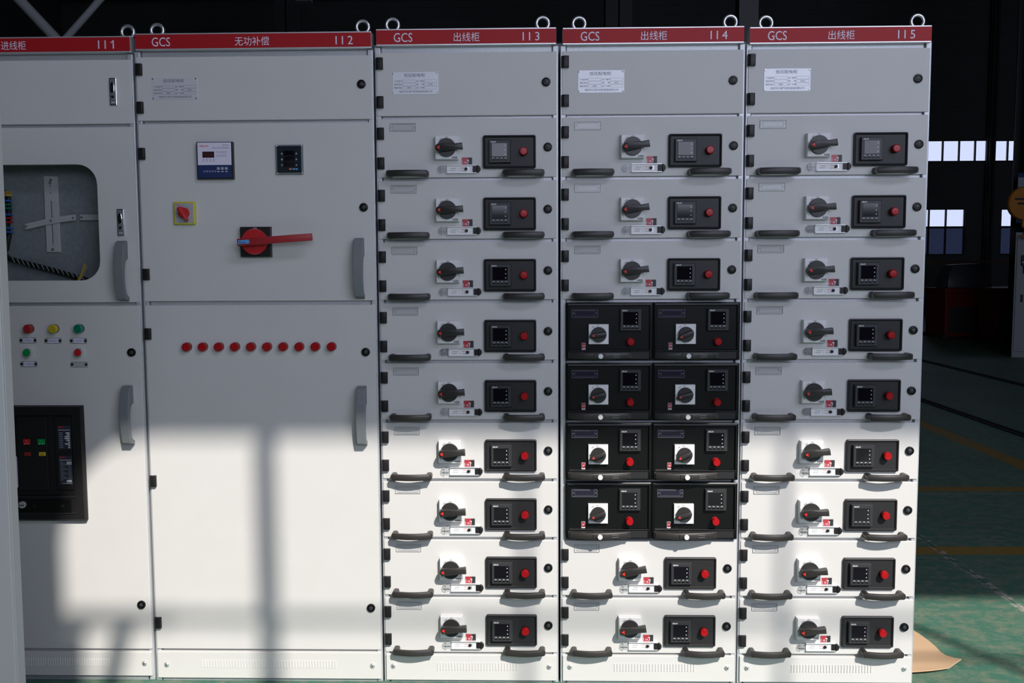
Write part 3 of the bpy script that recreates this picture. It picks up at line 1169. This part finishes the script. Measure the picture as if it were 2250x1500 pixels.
# ------------------------------------------------------------------ incoming cabinet with window and circuit breaker
def incoming_cabinet():
    x0, x1 = -1.600, -.8060
    cab = thing('switchgear_cabinet', 'grey cabinet headed II1 with rounded inspection window and black circuit breaker, at the left end', 'cabinet', ((x0 + x1) / 2, .4, 0), GROUP)
    b = MB()
    b.box(x0 - .0085, x1 + .0085, .16, .80, 0, 2.130, 'paint', .002, 1)
    for a in (x0 - .0085, x1 - .002):
        b.box(a, a + .0105, .040, .17, 0, 2.130, 'paint')
    b.box(x0, x1, .040, .17, 2.118, 2.130, 'paint')
    b.box(x0, x1, .040, .17, 0, .02, 'paint')
    b.build('body', cab)
    add_frame(cab, x0, x1, [(.0980, .1130), (1.2860, 1.3030), (1.8740, 1.8900), (2.0920, 2.114)], 2.112)
    hm = header_mesh(x0 + .004, x1 + .006, 2.1145, 2.1665, [('GCS', -1.510, .0285, .060), ('进线柜', -1.1840, .0285, .082), ('I I 1', -.8790, .0265, .052)])
    put(hm, 'header_sign', cab, label='red header sign with white lettering')
    eye(cab, -.8105, 2.193)
    eye(cab, -1.520, 2.193)
    upper_door(cab, x0, x1, 1.8875, 2.0930, (2.05, 1.93), latch=T(-.8672, 1.9912, .006), hinges=False)
    # window door
    wx0, wx1, wz0, wz1 = -1.450, -.9315, 1.3745, 1.7572
    b = MB()
    n = 6
    b.ring_frame(rrect(x0, x1, 1.3020, 1.8765, .0015, n), rrect(wx0, wx1, wz0, wz1, .066, n), 0, .020, 'paint')
    d = b.build('door', cab)
    b = MB()
    b.prism(rrect(wx0 - .008, wx1 + .008, wz0 - .008, wz1 + .008, .066, n), .0202, .0232, 'glass')
    b.build('window_pane', d)
    lx, lz = T(-.8582, 1.5660, .006)
    put(LATCH, 'latch', d, (lx, 0, lz), 'chrome latch')
    put(DHANDLE, 'handle', d, (-.8520, 0, 1.4050), 'grey bow door handle')
    # mounting plate and what is screwed to it
    b = MB()
    b.box(x0 + .02, x1 - .02, .106, .109, 1.28, 1.90, 'inner_plate')
    pl = b.build('mounting_plate', cab, label='galvanised mounting plate behind the window')
    b = MB()
    b.box(-1.1632, -1.1395 - .0045, .1000, .106, 1.4705, 1.7290, 'strap_white', .001, 1)
    b.box(-1.1395 + .0010, -1.1158, .1000, .106, 1.4705, 1.7290, 'strap_white', .001, 1)
    b.box(-1.1450, -1.1380, .1000, .106, 1.4705, 1.4960, 'strap_white')
    b.box(-1.1450, -1.1380, .1000, .106, 1.6450, 1.7290, 'strap_white')
    for z in (1.7150, 1.7060, 1.4800):
        b.cyl(-1.1400 + (.004 if z > 1.71 else 0), z, .0042, .100, .0955, 'knife_grey', 12)
    for z in (1.6960, 1.6720):
        b.cyl(-1.1400, z, .0016, .100, .0992, 'slit', 8)
    b.build('bracket', pl)
    b = MB()
    b.loft([[(x, .0950, z), (x, .0950, z + .020), (x, .0995, z + .020), (x, .0995, z)] for x, z in ((-1.2320, 1.5480), (-1.2200, 1.5495), (-1.1560, 1.5640), (-1.1200, 1.5705), (-1.0650, 1.5775), (-1.0560, 1.5780))], 'strap_white', bev=.0005)
    for x, z in ((-1.2260, 1.5590), (-1.1400, 1.5775), (-1.0630, 1.5870)):
        b.cyl(x, z, .0035, .0955, .0925, 'knife_grey', 12)
    b.build('strap', pl)
    b = MB()
    b.box(-1.0405, -.900, .0950, .106, 1.5780, 1.5980, 'strap_white', .001, 1)
    b.cyl(-1.0340, 1.5890, .0035, .0955, .0925, 'knife_grey', 12)
    b.build('strap', pl)
    b = MB()
    b.box(-1.3700, -1.2960, .055, .106, 1.5150, 1.6850, 'terminal_green', .002, 1)
    for i in range(10):
        b.box(-1.2962, -1.2935, .060, .075, 1.5200 + i * .0160, 1.5290 + i * .0160, 'alu')
    b.build('terminal_block', pl)
    for i, (c, z) in enumerate((('wire_orange', 1.6720), ('wire_yellow', 1.6630), ('wire_blue', 1.6445), ('wire_green', 1.6310), ('wire_green', 1.6190), ('wire_blue', 1.5975), ('wire_red', 1.5860), ('wire_red', 1.5725), ('wire_blue', 1.5520), ('wire_blue', 1.5390))):
        b = MB()
        b.tube([(-1.3060, .068, z), (-1.2900, .066, z + .001), (-1.2750, .066, z), (-1.2570, .068, z - .001)], [.0022, .0022, .0034, .0034], c, 8)
        b.build('wire', pl)
    b = MB()
    pts = [(-1.2840, .094, 1.66), (-1.2840, .094, 1.60), (-1.2860, .092, 1.53), (-1.2960, .088, 1.480), (-1.2990, .088, 1.4600), (-1.2860, .088, 1.4480), (-1.2500, .088, 1.4390), (-1.1800, .088, 1.4210), (-1.1000, .088, 1.3990), (-1.0450, .088, 1.3830), (-.98, .088, 1.362)]
    b.tube(pts, .0085, 'cable_black', 12)
    for i in range(15):
        t = i / 14
        x = -1.270 + .235 * t
        z = 1.4440 - .0590 * t
        b.tube([(x - .003, .0800, z + .0085), (x + .002, .0785, z), (x + .006, .0800, z - .0085)], .0011, 'cable_white', 6)
    b.build('cable_harness', pl, label='black cable bundle wound with pale tape')
    for dx, c in ((0, 'wire_yellow'), (.004, 'wire_yellow'), (.008, 'cable_white')):
        b = MB()
        b.tube([(-1.050 + dx, .075, 1.370), (-1.030 + dx * 1.2, .072, 1.402), (-1.018 + dx, .070, 1.432 - dx)], .0016, c, 6)
        b.build('wire', pl)
    # lower door
    b = MB()
    b.box(x0, x1, 0, .02, .1110, 1.2905, 'paint', .0016, 2)
    d2 = b.build('door', cab)
    put(DHANDLE, 'handle', d2, (-.8520, 0, .9230), 'grey bow door handle')
    for ax, az in ((-.8416, 1.1330), (-.8400, .2637)):
        lx, lz = T(ax, az, .01)
        put(LOCK, 'lock', d2, (lx, 0, lz))
    for c, x, nm in (('dark_red', -1.1870, 'red indicator lamp'), ('yellow_lens', -1.1020, 'yellow indicator lamp'), ('green_lens', -1.0163, 'green indicator lamp')):
        xx, zz = T(x, 1.2134, .016)
        put(mesh_lamp(c, .0148, .021, 'bezel'), 'indicator_lamp', d2, (xx, 0, zz), nm)
    for c, x, nm in (('green_button', -1.1930, 'green push button in a chrome ring'), ('red_plastic', -1.0195, 'red push button in a chrome ring')):
        xx, zz = T(x, 1.1337, .014)
        b = MB()
        b.lathe(0, 0, [(.0148, 0), (.0148, -.006), (.0138, -.014), (.0125, -.016), (.0118, -.013)], 'chrome', 28)
        b.lathe(0, 0, [(.0116, -.004), (.0116, -.017), (.0108, -.0185), (.0001, -.0185)], c, 28)
        put(b.mesh('push_button'), 'push_button', d2, (xx, 0, zz), nm)
    for s, x, z in (('合闸指示', -1.1860, 1.1753), ('储能指示', -1.1010, 1.1740), ('分闸指示', -1.0150, 1.1737), ('合闸按钮', -1.1870, 1.0955), ('', -1.0160, 1.0937)):
        b = MB()
        b.prism(rrect(-.0285, .0285, -.0092, .0092, .003, 3), 0, -.0020, 'clear_plastic')
        b.ring_frame(rrect(-.0285, .0285, -.0092, .0092, .003, 3), rrect(-.0279, .0279, -.0086, .0086, .003, 3), -.0005, -.0024, 'tag_edge')
        b.quad(-.0275, .0275, -.0082, .0082, -.0006, 'tag_pale')
        for s_ in (-1, 1):
            b.cyl(s_ * .0238, 0, .0042, 0, -.0035, 'black', 14)
        if s:
            b.quad(-.0160, .0185, -.0075, .0075, -.0024, 'lilac')
            b.text(s, .0012, 0, .0085, -.0027, 'violet_print', w=.031)
        put(b.mesh('name_tag'), 'name_tag', d2, (x, 0, z), 'lilac name tag with printed characters' if s else 'blank name tag')
    # air circuit breaker
    b = MB()
    ax0, ax1, az0, az1 = -1.3650, -1.0070, .5630, .9560
    o = rrect(ax0, ax1, az0, az1, .003, 3)
    o2 = rrect(ax0 + .004, ax1 - .004, az0 + .007, az1 - .003, .003, 3)
    i1 = rrect(ax0 + .034, ax1 - .034, .6500, az1 - .030, .003, 3)
    i2 = rrect(ax0 + .036, ax1 - .036, .6520, az1 - .032, .003, 3)
    b.loft([[(x, 0, z) for x, z in o], [(x, -.013, z) for x, z in o], [(x, -.021, z) for x, z in o2], [(x, -.021, z) for x, z in i1], [(x, -.010, z) for x, z in i2]], 'black')
    acb = b.build('circuit_breaker', d2, label='black air circuit breaker')
    b = MB()
    b.box(ax0 + .040, -1.2420, -.020, -.012, .670, .912, 'black_satin', .002)
    b.box(-1.2400, -1.1380, -.023, -.012, .665, .915, 'black', .002)
    b.box(-1.1130, -1.0560, -.019, -.012, .665, .915, 'black', .002)
    b.quad(-1.2390, -1.2385, .70, .90, -.0235, 'bezel')
    # trip unit face left
    b.box(-1.335, -1.2480, -.0212, -.0195, .800, .905, 'label_dark')
    b.quad(-1.335, -1.2480, .8698, .8704, -.0215, 'lilac')
    b.quad(-1.335, -1.2620, .8640, .8660, -.0215, 'knob_grey')
    b.quad(-1.2620, -1.2480, .8180, .8235, -.0215, 'wire_yellow')
    b.box(-1.335, -1.2440, -.0216, -.0195, .6750, .7800, 'lilac')
    b.quad(-1.2640, -1.2590, .6960, .6980, -.0219, 'violet_print')
    b.quad(-1.2640, -1.2540, .6820, .6834, -.0219, 'violet_print')
    b.box(-1.2170, -1.1945, -.0275, -.022, .8215, .8410, 'red_plastic', .001, 1)
    b.box(-1.1675, -1.1440, -.0275, -.022, .8215, .8410, 'green_button', .001, 1)
    for cx in (-1.2057, -1.1558):
        b.text('O' if cx < -1.18 else 'I', cx, .8345, .0040, -.0279, 'white_print')
        b.quad(cx - .006, cx - .003, .8235, .8262, -.0279, 'white_print')
        b.quad(cx + .003, cx + .006, .8250, .8270, -.0279, 'white_print')
    b.box(-1.2160, -1.1945, -.0245, -.022, .7830, .7950, 'dark_red', .0008, 1)
    b.box(-1.1665, -1.1440, -.0245, -.022, .7830, .7960, 'wire_yellow', .0008, 1)
    b.text('储能', -1.1553, .7880, .0060, -.0248, 'black_print')
    b.text('断开', -1.2053, .7880, .0060, -.0248, 'black')
    # rating labels
    for (lz0, lz1, kind) in ((.8050, .8850, 0), (.6850, .7830, 1)):
        b.box(-1.1010, -1.0560, -.0205, -.0188, lz0, lz1, 'label_dark')
        yy = -.0209
        b.text('DELIXI', -1.0900, lz1 - .0048, .0048, yy, 'marker_red', w=.0190, bold=True)
        b.quad(-1.0990, -1.0580, lz1 - .0158, lz1 - .0132, yy, 'knob_grey')
        if kind == 0:
            for i in range(9):
                z = lz1 - .024 - i * .0062
                b.quad(-1.0965, -1.0840, z - .0008, z + .0008, yy, 'knob_grey')
                wdt = (.013, .010, .017, .018, .012, .006, .017, .006, .007)[i]
                b.quad(-1.0605 - wdt, -1.0605, z - .0020, z + .0014, yy, 'white_print')
        else:
            for i in range(13):
                z = lz1 - .021 - i * .0051
                b.quad(-1.0970, -1.0870 + .008 * (i % 3), z - .0006, z + .0006, yy, 'knob_grey')
                b.quad(-1.0700, -1.0600, z - .0005, z + .0005, yy, 'knob_grey')
            for z in (lz1 - .0215, lz1 - .0270):
                b.quad(-1.0750, -1.0580, z - .0020, z + .0016, yy, 'white_print')
            for z in (lz0 + .0135, lz0 + .0095):
                b.quad(-1.0770, -1.0600, z - .0015, z + .0012, yy, 'white_print')
            b.quad(-1.0930, -1.0580, lz0 + .0028, lz0 + .0048, yy, 'knob_grey')
    # lower strip
    b.box(ax0 + .030, ax1 - .055, -.0290, -.0240, .5900, .6360, 'black_satin', .002)
    for z in (.5880, .6440):
        b.box(ax0 + .030, ax1 - .040, -.0280, -.0255, z - .0012, z + .0012, 'bezel')
    b.lathe(-1.2300 + .0035, .6180, [(.0120, -.028), (.0120, -.036), (.0105, -.038), (.0001, -.038)], 'alu', 24)
    b.box(-1.2370, -1.2160, -.0395, -.0375, .6165, .6190, 'bezel')
    for dx, dz in ((-.018, .004), (-.016, -.006), (-.012, .011)):
        b.quad(-1.2265 + dx - .002, -1.2265 + dx + .002, .618 + dz - .0006, .618 + dz + .0006, -.0293, 'marker_red')
    for x in (-1.186, -1.0900):
        b.cyl(x, .6130, .0060, -.028, -.0310, 'black', 14)
    b.build('breaker_front', acb.parent, (.0095, .004, .0035), label='breaker front with buttons and rating labels')
    p = put(plinth_mesh(x0 + .002, x1 - .002, .0170, .1015, -1.420, -.9560, 56), 'plinth', cab)
    for bx in (-.8310, -1.5700):
        put(BOLT, 'bolt', p, (bx, -.004, .0620))
    recenter(cab)


incoming_cabinet()


# ------------------------------------------------------------------ open door leaf at the left edge, close to the camera
def door_leaf():
    b = MB()
    Rm = camo.matrix_world.to_3x3()
    C = camo.matrix_world.translation

    def at(u, v, Y):
        d = Rm @ Vector(((u - 1125) / 2050, -(v - 750) / 2050, -1))
        return C + d * ((Y - C.y) / d.y)

    def ext(a, c, z):
        t = (z - a.z) / (c.z - a.z)
        return a + (c - a) * t
    f0, f1 = at(35.5, 1500, -1.2), at(8.5, 860, -1.2)
    k0, k1 = at(52.5, 1500, -1.165), at(17.5, 860, -1.165)
    rings = []
    for z in (0.0, 1.9):
        a, c = ext(f0, f1, z), ext(k0, k1, z)
        c.y = a.y + .035
        c.x = max(c.x, a.x - .002)
        a2 = a + Vector((.004, .006, 0))
        rings.append([(a.x - .55, a.y, z), (a.x, a.y, z), (c.x, a.y + .008, z), (c.x, c.y, z), (a.x - .55, c.y, z)])
    b.loft(rings, 'paint', bev=.002, smooth=False)
    o = b.build('door_leaf')
    tag(o, 'open pale steel door leaf standing close to the camera at the left edge', 'door')


door_leaf()


# ------------------------------------------------------------------ hall: floor, walls, roof, windows
X0, X1, Y0, Y1, ZT = -13.0, 19.0, -6.0, 24.0, 9.0


def wall_panels(b, axis, pos, a0, a1, z0, z1, holes, th, m):
    us = sorted({a0, a1, *[h[0] for h in holes], *[h[1] for h in holes]})
    zs = sorted({z0, z1, *[h[2] for h in holes], *[h[3] for h in holes]})
    for i in range(len(us) - 1):
        for j in range(len(zs) - 1):
            u, z = (us[i] + us[i + 1]) / 2, (zs[j] + zs[j + 1]) / 2
            if any(h[0] < u < h[1] and h[2] < z < h[3] for h in holes):
                continue
            if axis == 'y':
                b.box(us[i], us[i + 1], pos, pos + th, zs[j], zs[j + 1], m)
            else:
                b.box(pos, pos + th, us[i], us[i + 1], zs[j], zs[j + 1], m)


b = MB()
b.box(X0 - .2, X1 + .2, Y0 - .2, Y1 + .2, -.2, 0, 'floor')
struct(b.build('floor'))
b = MB()
b.box(X0 - .2, X1 + .2, Y0 - .2, Y1 + .2, ZT, ZT + .2, 'roof_sheet')
for i in range(18):
    y = Y0 + 1.0 + i * 1.65
    b.box(X0, X1, y, y + .10, ZT - .16, ZT, 'roof_sheet')
struct(b.build('ceiling'))

HB = [(11.30, 13.36, 4.290, 4.915), (13.50, 15.6, 4.290, 4.905), (11.05, 12.80, 1.660, 2.985), (13.79, 15.4, 1.660, 2.975)]
b = MB()
wall_panels(b, 'y', Y1, X0, X1, 0, ZT, HB, .15, 'wall_sheet')
for i in range(30):
    z = .3 + i * .29
    if any(h[2] - .1 < z < h[3] + .05 for h in HB):
        continue
    b.box(X0, X1, Y1 - .03, Y1 + .01, z, z + .05, 'wall_sheet')
struct(b.build('wall_back'))
b = MB()
b.box(X0 - .15, X0, Y0, Y1, 0, ZT, 'wall_sheet')
struct(b.build('wall_left'))
b = MB()
b.box(X1, X1 + .15, Y0, Y1, 0, ZT, 'wall_sheet')
struct(b.build('wall_right'))
WX0, WX1, WZ0, WZ1 = 2.02, 7.90, 5.70, 7.085
b = MB()
wall_panels(b, 'y', Y0 - .12, X0, X1, 0, ZT, [(WX0, WX1, WZ0, WZ1), (-.1, 7.4, 1.9, 4.6)], .12, 'wall_sheet')
struct(b.build('wall_front'))

# high window the sun comes through: mullions, transom, unseen curved plate added for its shadow at upper left
b = MB()
for x, w in ((2.745, .060), (3.62, .018), (4.485, .018), (5.41, .040), (6.27, .020), (7.1, .020)):
    b.box(x - w / 2, x + w / 2, Y0 - .06, Y0 - .03, WZ0, WZ1, 'frame_dark')
b.box(WX0, WX1, Y0 - .06, Y0 - .03, 6.380, 6.391, 'frame_dark')
b.box(WX0, 2.42, Y0 - .06, Y0 - .03, 6.366, 6.397, 'frame_dark')
b.box(WX0, 2.10, Y0 - .06, Y0 - .03, WZ0, 6.33, 'frame_dark')  # filler added, like the thicker left transom piece, to shade the lower left
b.prism([(2.0, 7.1), (2.0, 6.45), (2.02, 6.56), (2.045, 6.70), (2.085, 6.82), (2.15, 6.925), (2.24, 6.995), (2.40, 7.03), (2.6, 7.05), (2.6, 7.1)], Y0 - .06, Y0 - .03, 'frame_dark')
b.prism([(2.205, 6.34), (2.265, 6.34), (2.130, 5.75), (2.065, 5.75)], Y0 - .06, Y0 - .03, 'frame_dark')  # slanted bar added to cast a streak of shade
struct(b.build('window_3'))
b = MB()  # unseen lower window band, added and sized for fill light and floor bounce
for i in range(10):
    x = -.1 + i * 7.5 / 9
    b.box(x - .02, x + .02, Y0 - .06, Y0 - .03, 1.9, 4.6, 'frame_dark')
for z in (1.92, 3.7, 4.58):
    b.box(-.1, 7.4, Y0 - .06, Y0 - .03, z - .02, z + .02, 'frame_dark')
struct(b.build('added_window'))


def far_window(name, x0, x1, z0, z1, bars, split=None):
    b = MB()
    b.ring_frame([(x0, z0), (x1, z0), (x1, z1), (x0, z1)], [(x0 + .035, z0 + .035), (x1 - .035, z0 + .035), (x1 - .035, z1 - .035), (x0 + .035, z1 - .035)], Y1 + .03, Y1 + .09, 'frame_dark')
    for x in bars:
        b.box(x - .020, x + .020, Y1 + .03, Y1 + .09, z0 + .03, z1 - .03, 'frame_dark')
    if split:
        b.box(x0 + .03, x1 - .03, Y1 + .03, Y1 + .09, split - .03, split + .03, 'frame_dark')
    o = struct(b.build(name))
    b = MB()
    if split:
        b.quad(x0 + .03, x1 - .03, split, z1 - .03, Y1 + .06, 'window_glass')
        b.quad(x0 + .03, x1 - .03, z0 + .03, split, Y1 + .06, 'window_tinted')
    else:
        b.quad(x0 + .03, x1 - .03, z0 + .03, z1 - .03, Y1 + .06, 'window_glass')
    b.build('pane', o)


far_window('window_1', *HB[0], (12.11, 12.57, 13.02))
far_window('window_2', *HB[1], (13.93, 14.6, 15.1))
far_window('window_4', *HB[2], (11.78, 12.26), 2.45)
far_window('window_5', *HB[3], (14.16, 14.7), 2.45)


def steel_column(x, y, h, wd, label, m='steel_dark'):
    b = MB()
    b.box(x - wd / 2, x + wd / 2, y - wd / 2, y - wd / 2 + .02, 0, h, m)
    b.box(x - wd / 2, x + wd / 2, y + wd / 2 - .02, y + wd / 2, 0, h, m)
    b.box(x - .012, x + .012, y - wd / 2, y + wd / 2, 0, h, m)
    b.box(x - wd / 2 - .06, x + wd / 2 + .06, y - wd / 2 - .06, y + wd / 2 + .06, 0, .03, m)
    o = b.build('steel_column')
    tag(o, label, 'column', 'steel columns of the hall')


steel_column(13.26, 23.6, ZT, .17, 'dark steel column between the far bright windows')
steel_column(8.69, 12.60, ZT, .44, 'dark steel column behind the orange pulley block at the right edge')
steel_column(1.85, 12.2, ZT, .42, 'dark grey column rising above the II4 cabinet in the background')
steel_column(-3.9, 14.0, ZT, .36, 'dark column behind the hanging lamp above the II2 sign')

# steel truss at the upper left
tr = thing('roof_truss', 'pale steel truss with crossing tubes above the II1 cabinet', 'truss', (-3.6, 5.0, 0))
for p, q, r in (((-3.497, 5.0, 3.28), (-4.70, 5.0, 4.59), .044), ((-3.582, 5.0, 3.28), (-2.32, 5.0, 4.59), .030), ((-3.630, 5.04, 3.28), (-2.372, 5.04, 4.59), .011)):
    b = MB()
    b.tube([Vector(p) - Vector((-3.6, 5, 0)), Vector(q) - Vector((-3.6, 5, 0))], r, 'tube_grey', 14)
    b.build('tube', tr)
b = MB()
b.tube([(-7.5, 0, 3.24), (6.0, 0, 3.24)], .05, 'tube_grey', 14)
b.build('chord', tr)
b = MB()
b.tube([(-7.5, 0, 4.6), (6.0, 0, 4.6)], .05, 'steel_dark', 14)
b.build('chord', tr)
for x in (-7.4, 5.9):
    b = MB()
    b.box(x - .08, x + .08, -.08, .08, 0, 4.6, 'steel_dark')
    b.build('support', tr)

lampo = thing('hanging_lamp', 'small grey industrial lamp hanging in the dark above the II2 sign', 'lamp', (-2.86, 10.9, 5.33))
b = MB()
b.box(-.11, .11, -.09, .09, -.045, .03, 'tube_grey', .01)
b.build('lamp_housing', lampo)
b = MB()
b.tube([(0, 0, .03), (0, 0, 3.67)], .012, 'steel_dark', 8)
b.build('cord', lampo)
b = MB()
b.tube([(-2.70, 11.8, 0.0), (-2.70, 11.8, 4.43)], .030, 'tube_grey', 10)
tag(b.build('vent_pipe'), 'thin pale vertical pipe behind the II2 sign', 'pipe')

# rails let into the floor
for x, lab in ((4.545, 'dark rail let into the green floor, the nearer of two'), (6.20, 'dark rail let into the green floor, the farther of two')):
    b = MB()
    b.box(x - .045, x - .02, Y0 + .5, Y1 - .5, 0, .012, 'steel_dark')
    b.box(x + .02, x + .045, Y0 + .5, Y1 - .5, 0, .012, 'steel_dark')
    b.box(x - .02, x + .02, Y0 + .5, Y1 - .5, 0, .004, 'slit')
    tag(b.build('floor_rail'), lab, 'rail', 'rails in the floor')

# far machines
RX, RY = 8.55, 15.2


def red_bench(x0, x1, y0, y1, h, label):
    t = thing('machine_base', label, 'machine', ((x0 + x1) / 2, (y0 + y1) / 2, 0), 'red machine bases')
    w, dd = (x1 - x0) / 2, (y1 - y0) / 2
    b = MB()
    b.box(-w, w, -dd, dd, 0.02, h - .08, 'machine_red', .01)
    b.box(-w + .06, w - .06, -dd - .004, -dd + .01, .10, h * .62, 'steel_dark', .004)
    b.build('body', t)
    b = MB()
    b.box(-w - .03, w + .03, -dd - .03, dd + .03, h - .08, h, 'machine_red', .006)
    b.build('table_top', t)
    for sx in (-1, 1):
        b = MB()
        b.box(sx * w - .06, sx * w + .06, -dd - .05, dd, 0, .06, 'steel_dark')
        b.build('foot', t)


red_bench(8.35, 9.45, 14.9, 15.8, .95, 'dark red machine base carrying the plastic-wrapped bundle')
red_bench(8.72, 9.42, 13.7, 14.4, .98, 'dark red machine base nearest the grey control cabinet')
red_bench(9.60, 11.2, 17.2, 18.2, .90, 'dark red machine base farthest back on the right side')
b = MB()
b.loft([[(8.42, 15.0, .95), (9.28, 15.0, .95), (9.28, 15.6, .95), (8.42, 15.6, .95)], [(8.46, 15.05, 1.25), (9.22, 15.05, 1.25), (9.22, 15.55, 1.25), (8.46, 15.55, 1.25)],
        [(8.58, 15.12, 1.40), (9.10, 15.12, 1.42), (9.10, 15.5, 1.42), (8.58, 15.5, 1.40)]], 'wrap', bev=.03)
tag(b.build('wrapped_bundle'), 'bundle wrapped in translucent plastic on a dark red machine base', 'bundle')
b = MB()
b.tube([(9.05, 14.05, 1.22), (9.17, 14.05, .985)], .012, 'tube_grey', 8)
tag(b.build('steel_rod'), 'thin pale rod leaning on top of a dark red machine base', 'rod')
b = MB()
b.tube([(8.2, 16.6, 1.46), (12.6, 16.6, 1.46)], .018, 'rust', 8)
for x in (8.25, 10.4, 12.5):
    b.tube([(x, 16.6, 0), (x, 16.6, 1.46)], .018, 'rust', 8)
tag(b.build('guard_rail'), 'thin orange guard rail in front of the far wall', 'railing')

cc = thing('control_cabinet', 'tall plain grey control cabinet at the right edge, far back in the hall', 'cabinet', (8.18, 11.25, 0))
cc.rotation_euler.z = R(-28)
b = MB()
b.box(-.36, .36, -.28, .28, .0, 1.88, 'cab_far', .006)
b.build('body', cc)
b = MB()
b.box(-.335, .335, -.300, -.278, .09, 1.84, 'cab_far', .004)
dd = b.build('door', cc)
b = MB()
b.box(-.265, -.235, -.315, -.298, .84, .95, 'black', .003)
b.build('handle', dd)
b = MB()
b.box(-.27, -.21, -.345, -.3005, 1.38, 1.54, 'steel_dark', .005)
b.tube([(-.24, -.32, 1.38), (-.235, -.32, 1.27)], .008, 'cable_black', 8)
b.box(-.262, -.212, -.348, -.340, 1.42, 1.445, 'sign_pale')
pc = b.build('pendant_control', None, (8.18, 11.25, 0))
pc.rotation_euler.z = R(-28)
tag(pc, 'dark push-button pendant hanging on the far grey control cabinet', 'control')

b = MB()
b.box(0, .55, 0, .02, 0, .80, 'sign_pale', .003, 1)
b.box(.0, .55, -.002, 0, .73, .80, 'sign_blue')
b.box(.0, .55, -.002, 0, 0, .09, 'sign_blue')
tag(b.build('notice_board', None, (8.335, 12.355, 2.07)), 'blue and white notice board on the dark column at the right edge', 'sign')

hk = thing('pulley_block', 'orange round crane pulley block with a hook at the right edge', 'crane hook', (7.745, 11.0, 2.30))
b = MB()
b.lathe(0, 0, [(.10, .055), (.235, .05), (.245, .03), (.245, -.03), (.235, -.05), (.10, -.055), (.0001, -.06)], 'hook_orange', 36)
b.box(-.16, .12, -.064, -.050, .045, .075, 'steel_dark', .004)
b.box(-.12, .16, -.064, -.050, -.02, .010, 'steel_dark', .004)
b.box(-.03, .13, -.064, -.050, .12, .15, 'tube_grey', .004)
b.build('sheave_housing', hk)
b = MB()
b.box(-.025, .075, -.04, .04, -.36, -.16, 'hook_orange', .02)
b.tube([(.025, 0, -.34), (.07, 0, -.42), (.03, 0, -.50), (-.04, 0, -.47)], [.03, .03, .026, .012], 'hook_orange', 10)
b.build('hook', hk)
for x in (-.18, .18):
    b = MB()
    b.tube([(x, 0, 0), (x * .8, 0, 6.5)], .008, 'cable_black', 8)
    b.build('rope', hk)

# cardboard sheet on the floor beside the last cabinet
out = [(1.796, .62), (1.86, .62), (1.915, .615), (1.940, .54), (1.962, .47), (1.976, .41), (1.984, .35), (1.987, .29), (1.984, .245), (1.986, .205), (1.998, .170), (2.010, .140),
       (1.985, .126), (1.955, .112), (1.92, .097), (1.88, .084), (1.84, .075), (1.796, .066)]


def card_z(x, y):
    curl = max(0.0, (x - 1.955) / .055) * max(0.0, (.25 - y) / .11)
    return .008 + .020 * min(1.0, curl) + .006 * max(0.0, (.12 - y) / .06)


rings = []
for dz in (0, 1):
    for k in ((1.0, .985, .93, .8, .6, .35, .1) if dz else (.1, .35, .6, .8, .93, .985, 1.0)):
        rings.append([(1.88 + (x - 1.88) * k, .34 + (y - .34) * k, card_z(1.88 + (x - 1.88) * k, .34 + (y - .34) * k) + .004 * dz) for x, y in out])
b = MB()
b.loft(rings, 'card')
tag(b.build('cardboard_sheet'), 'brown cardboard sheet on the green floor beside the II5 cabinet', 'cardboard')

# Cycles light paths
S.cycles.max_bounces = 8
S.cycles.diffuse_bounces = 4
S.cycles.transparent_max_bounces = 12
S.cycles.sample_clamp_indirect = 6.0
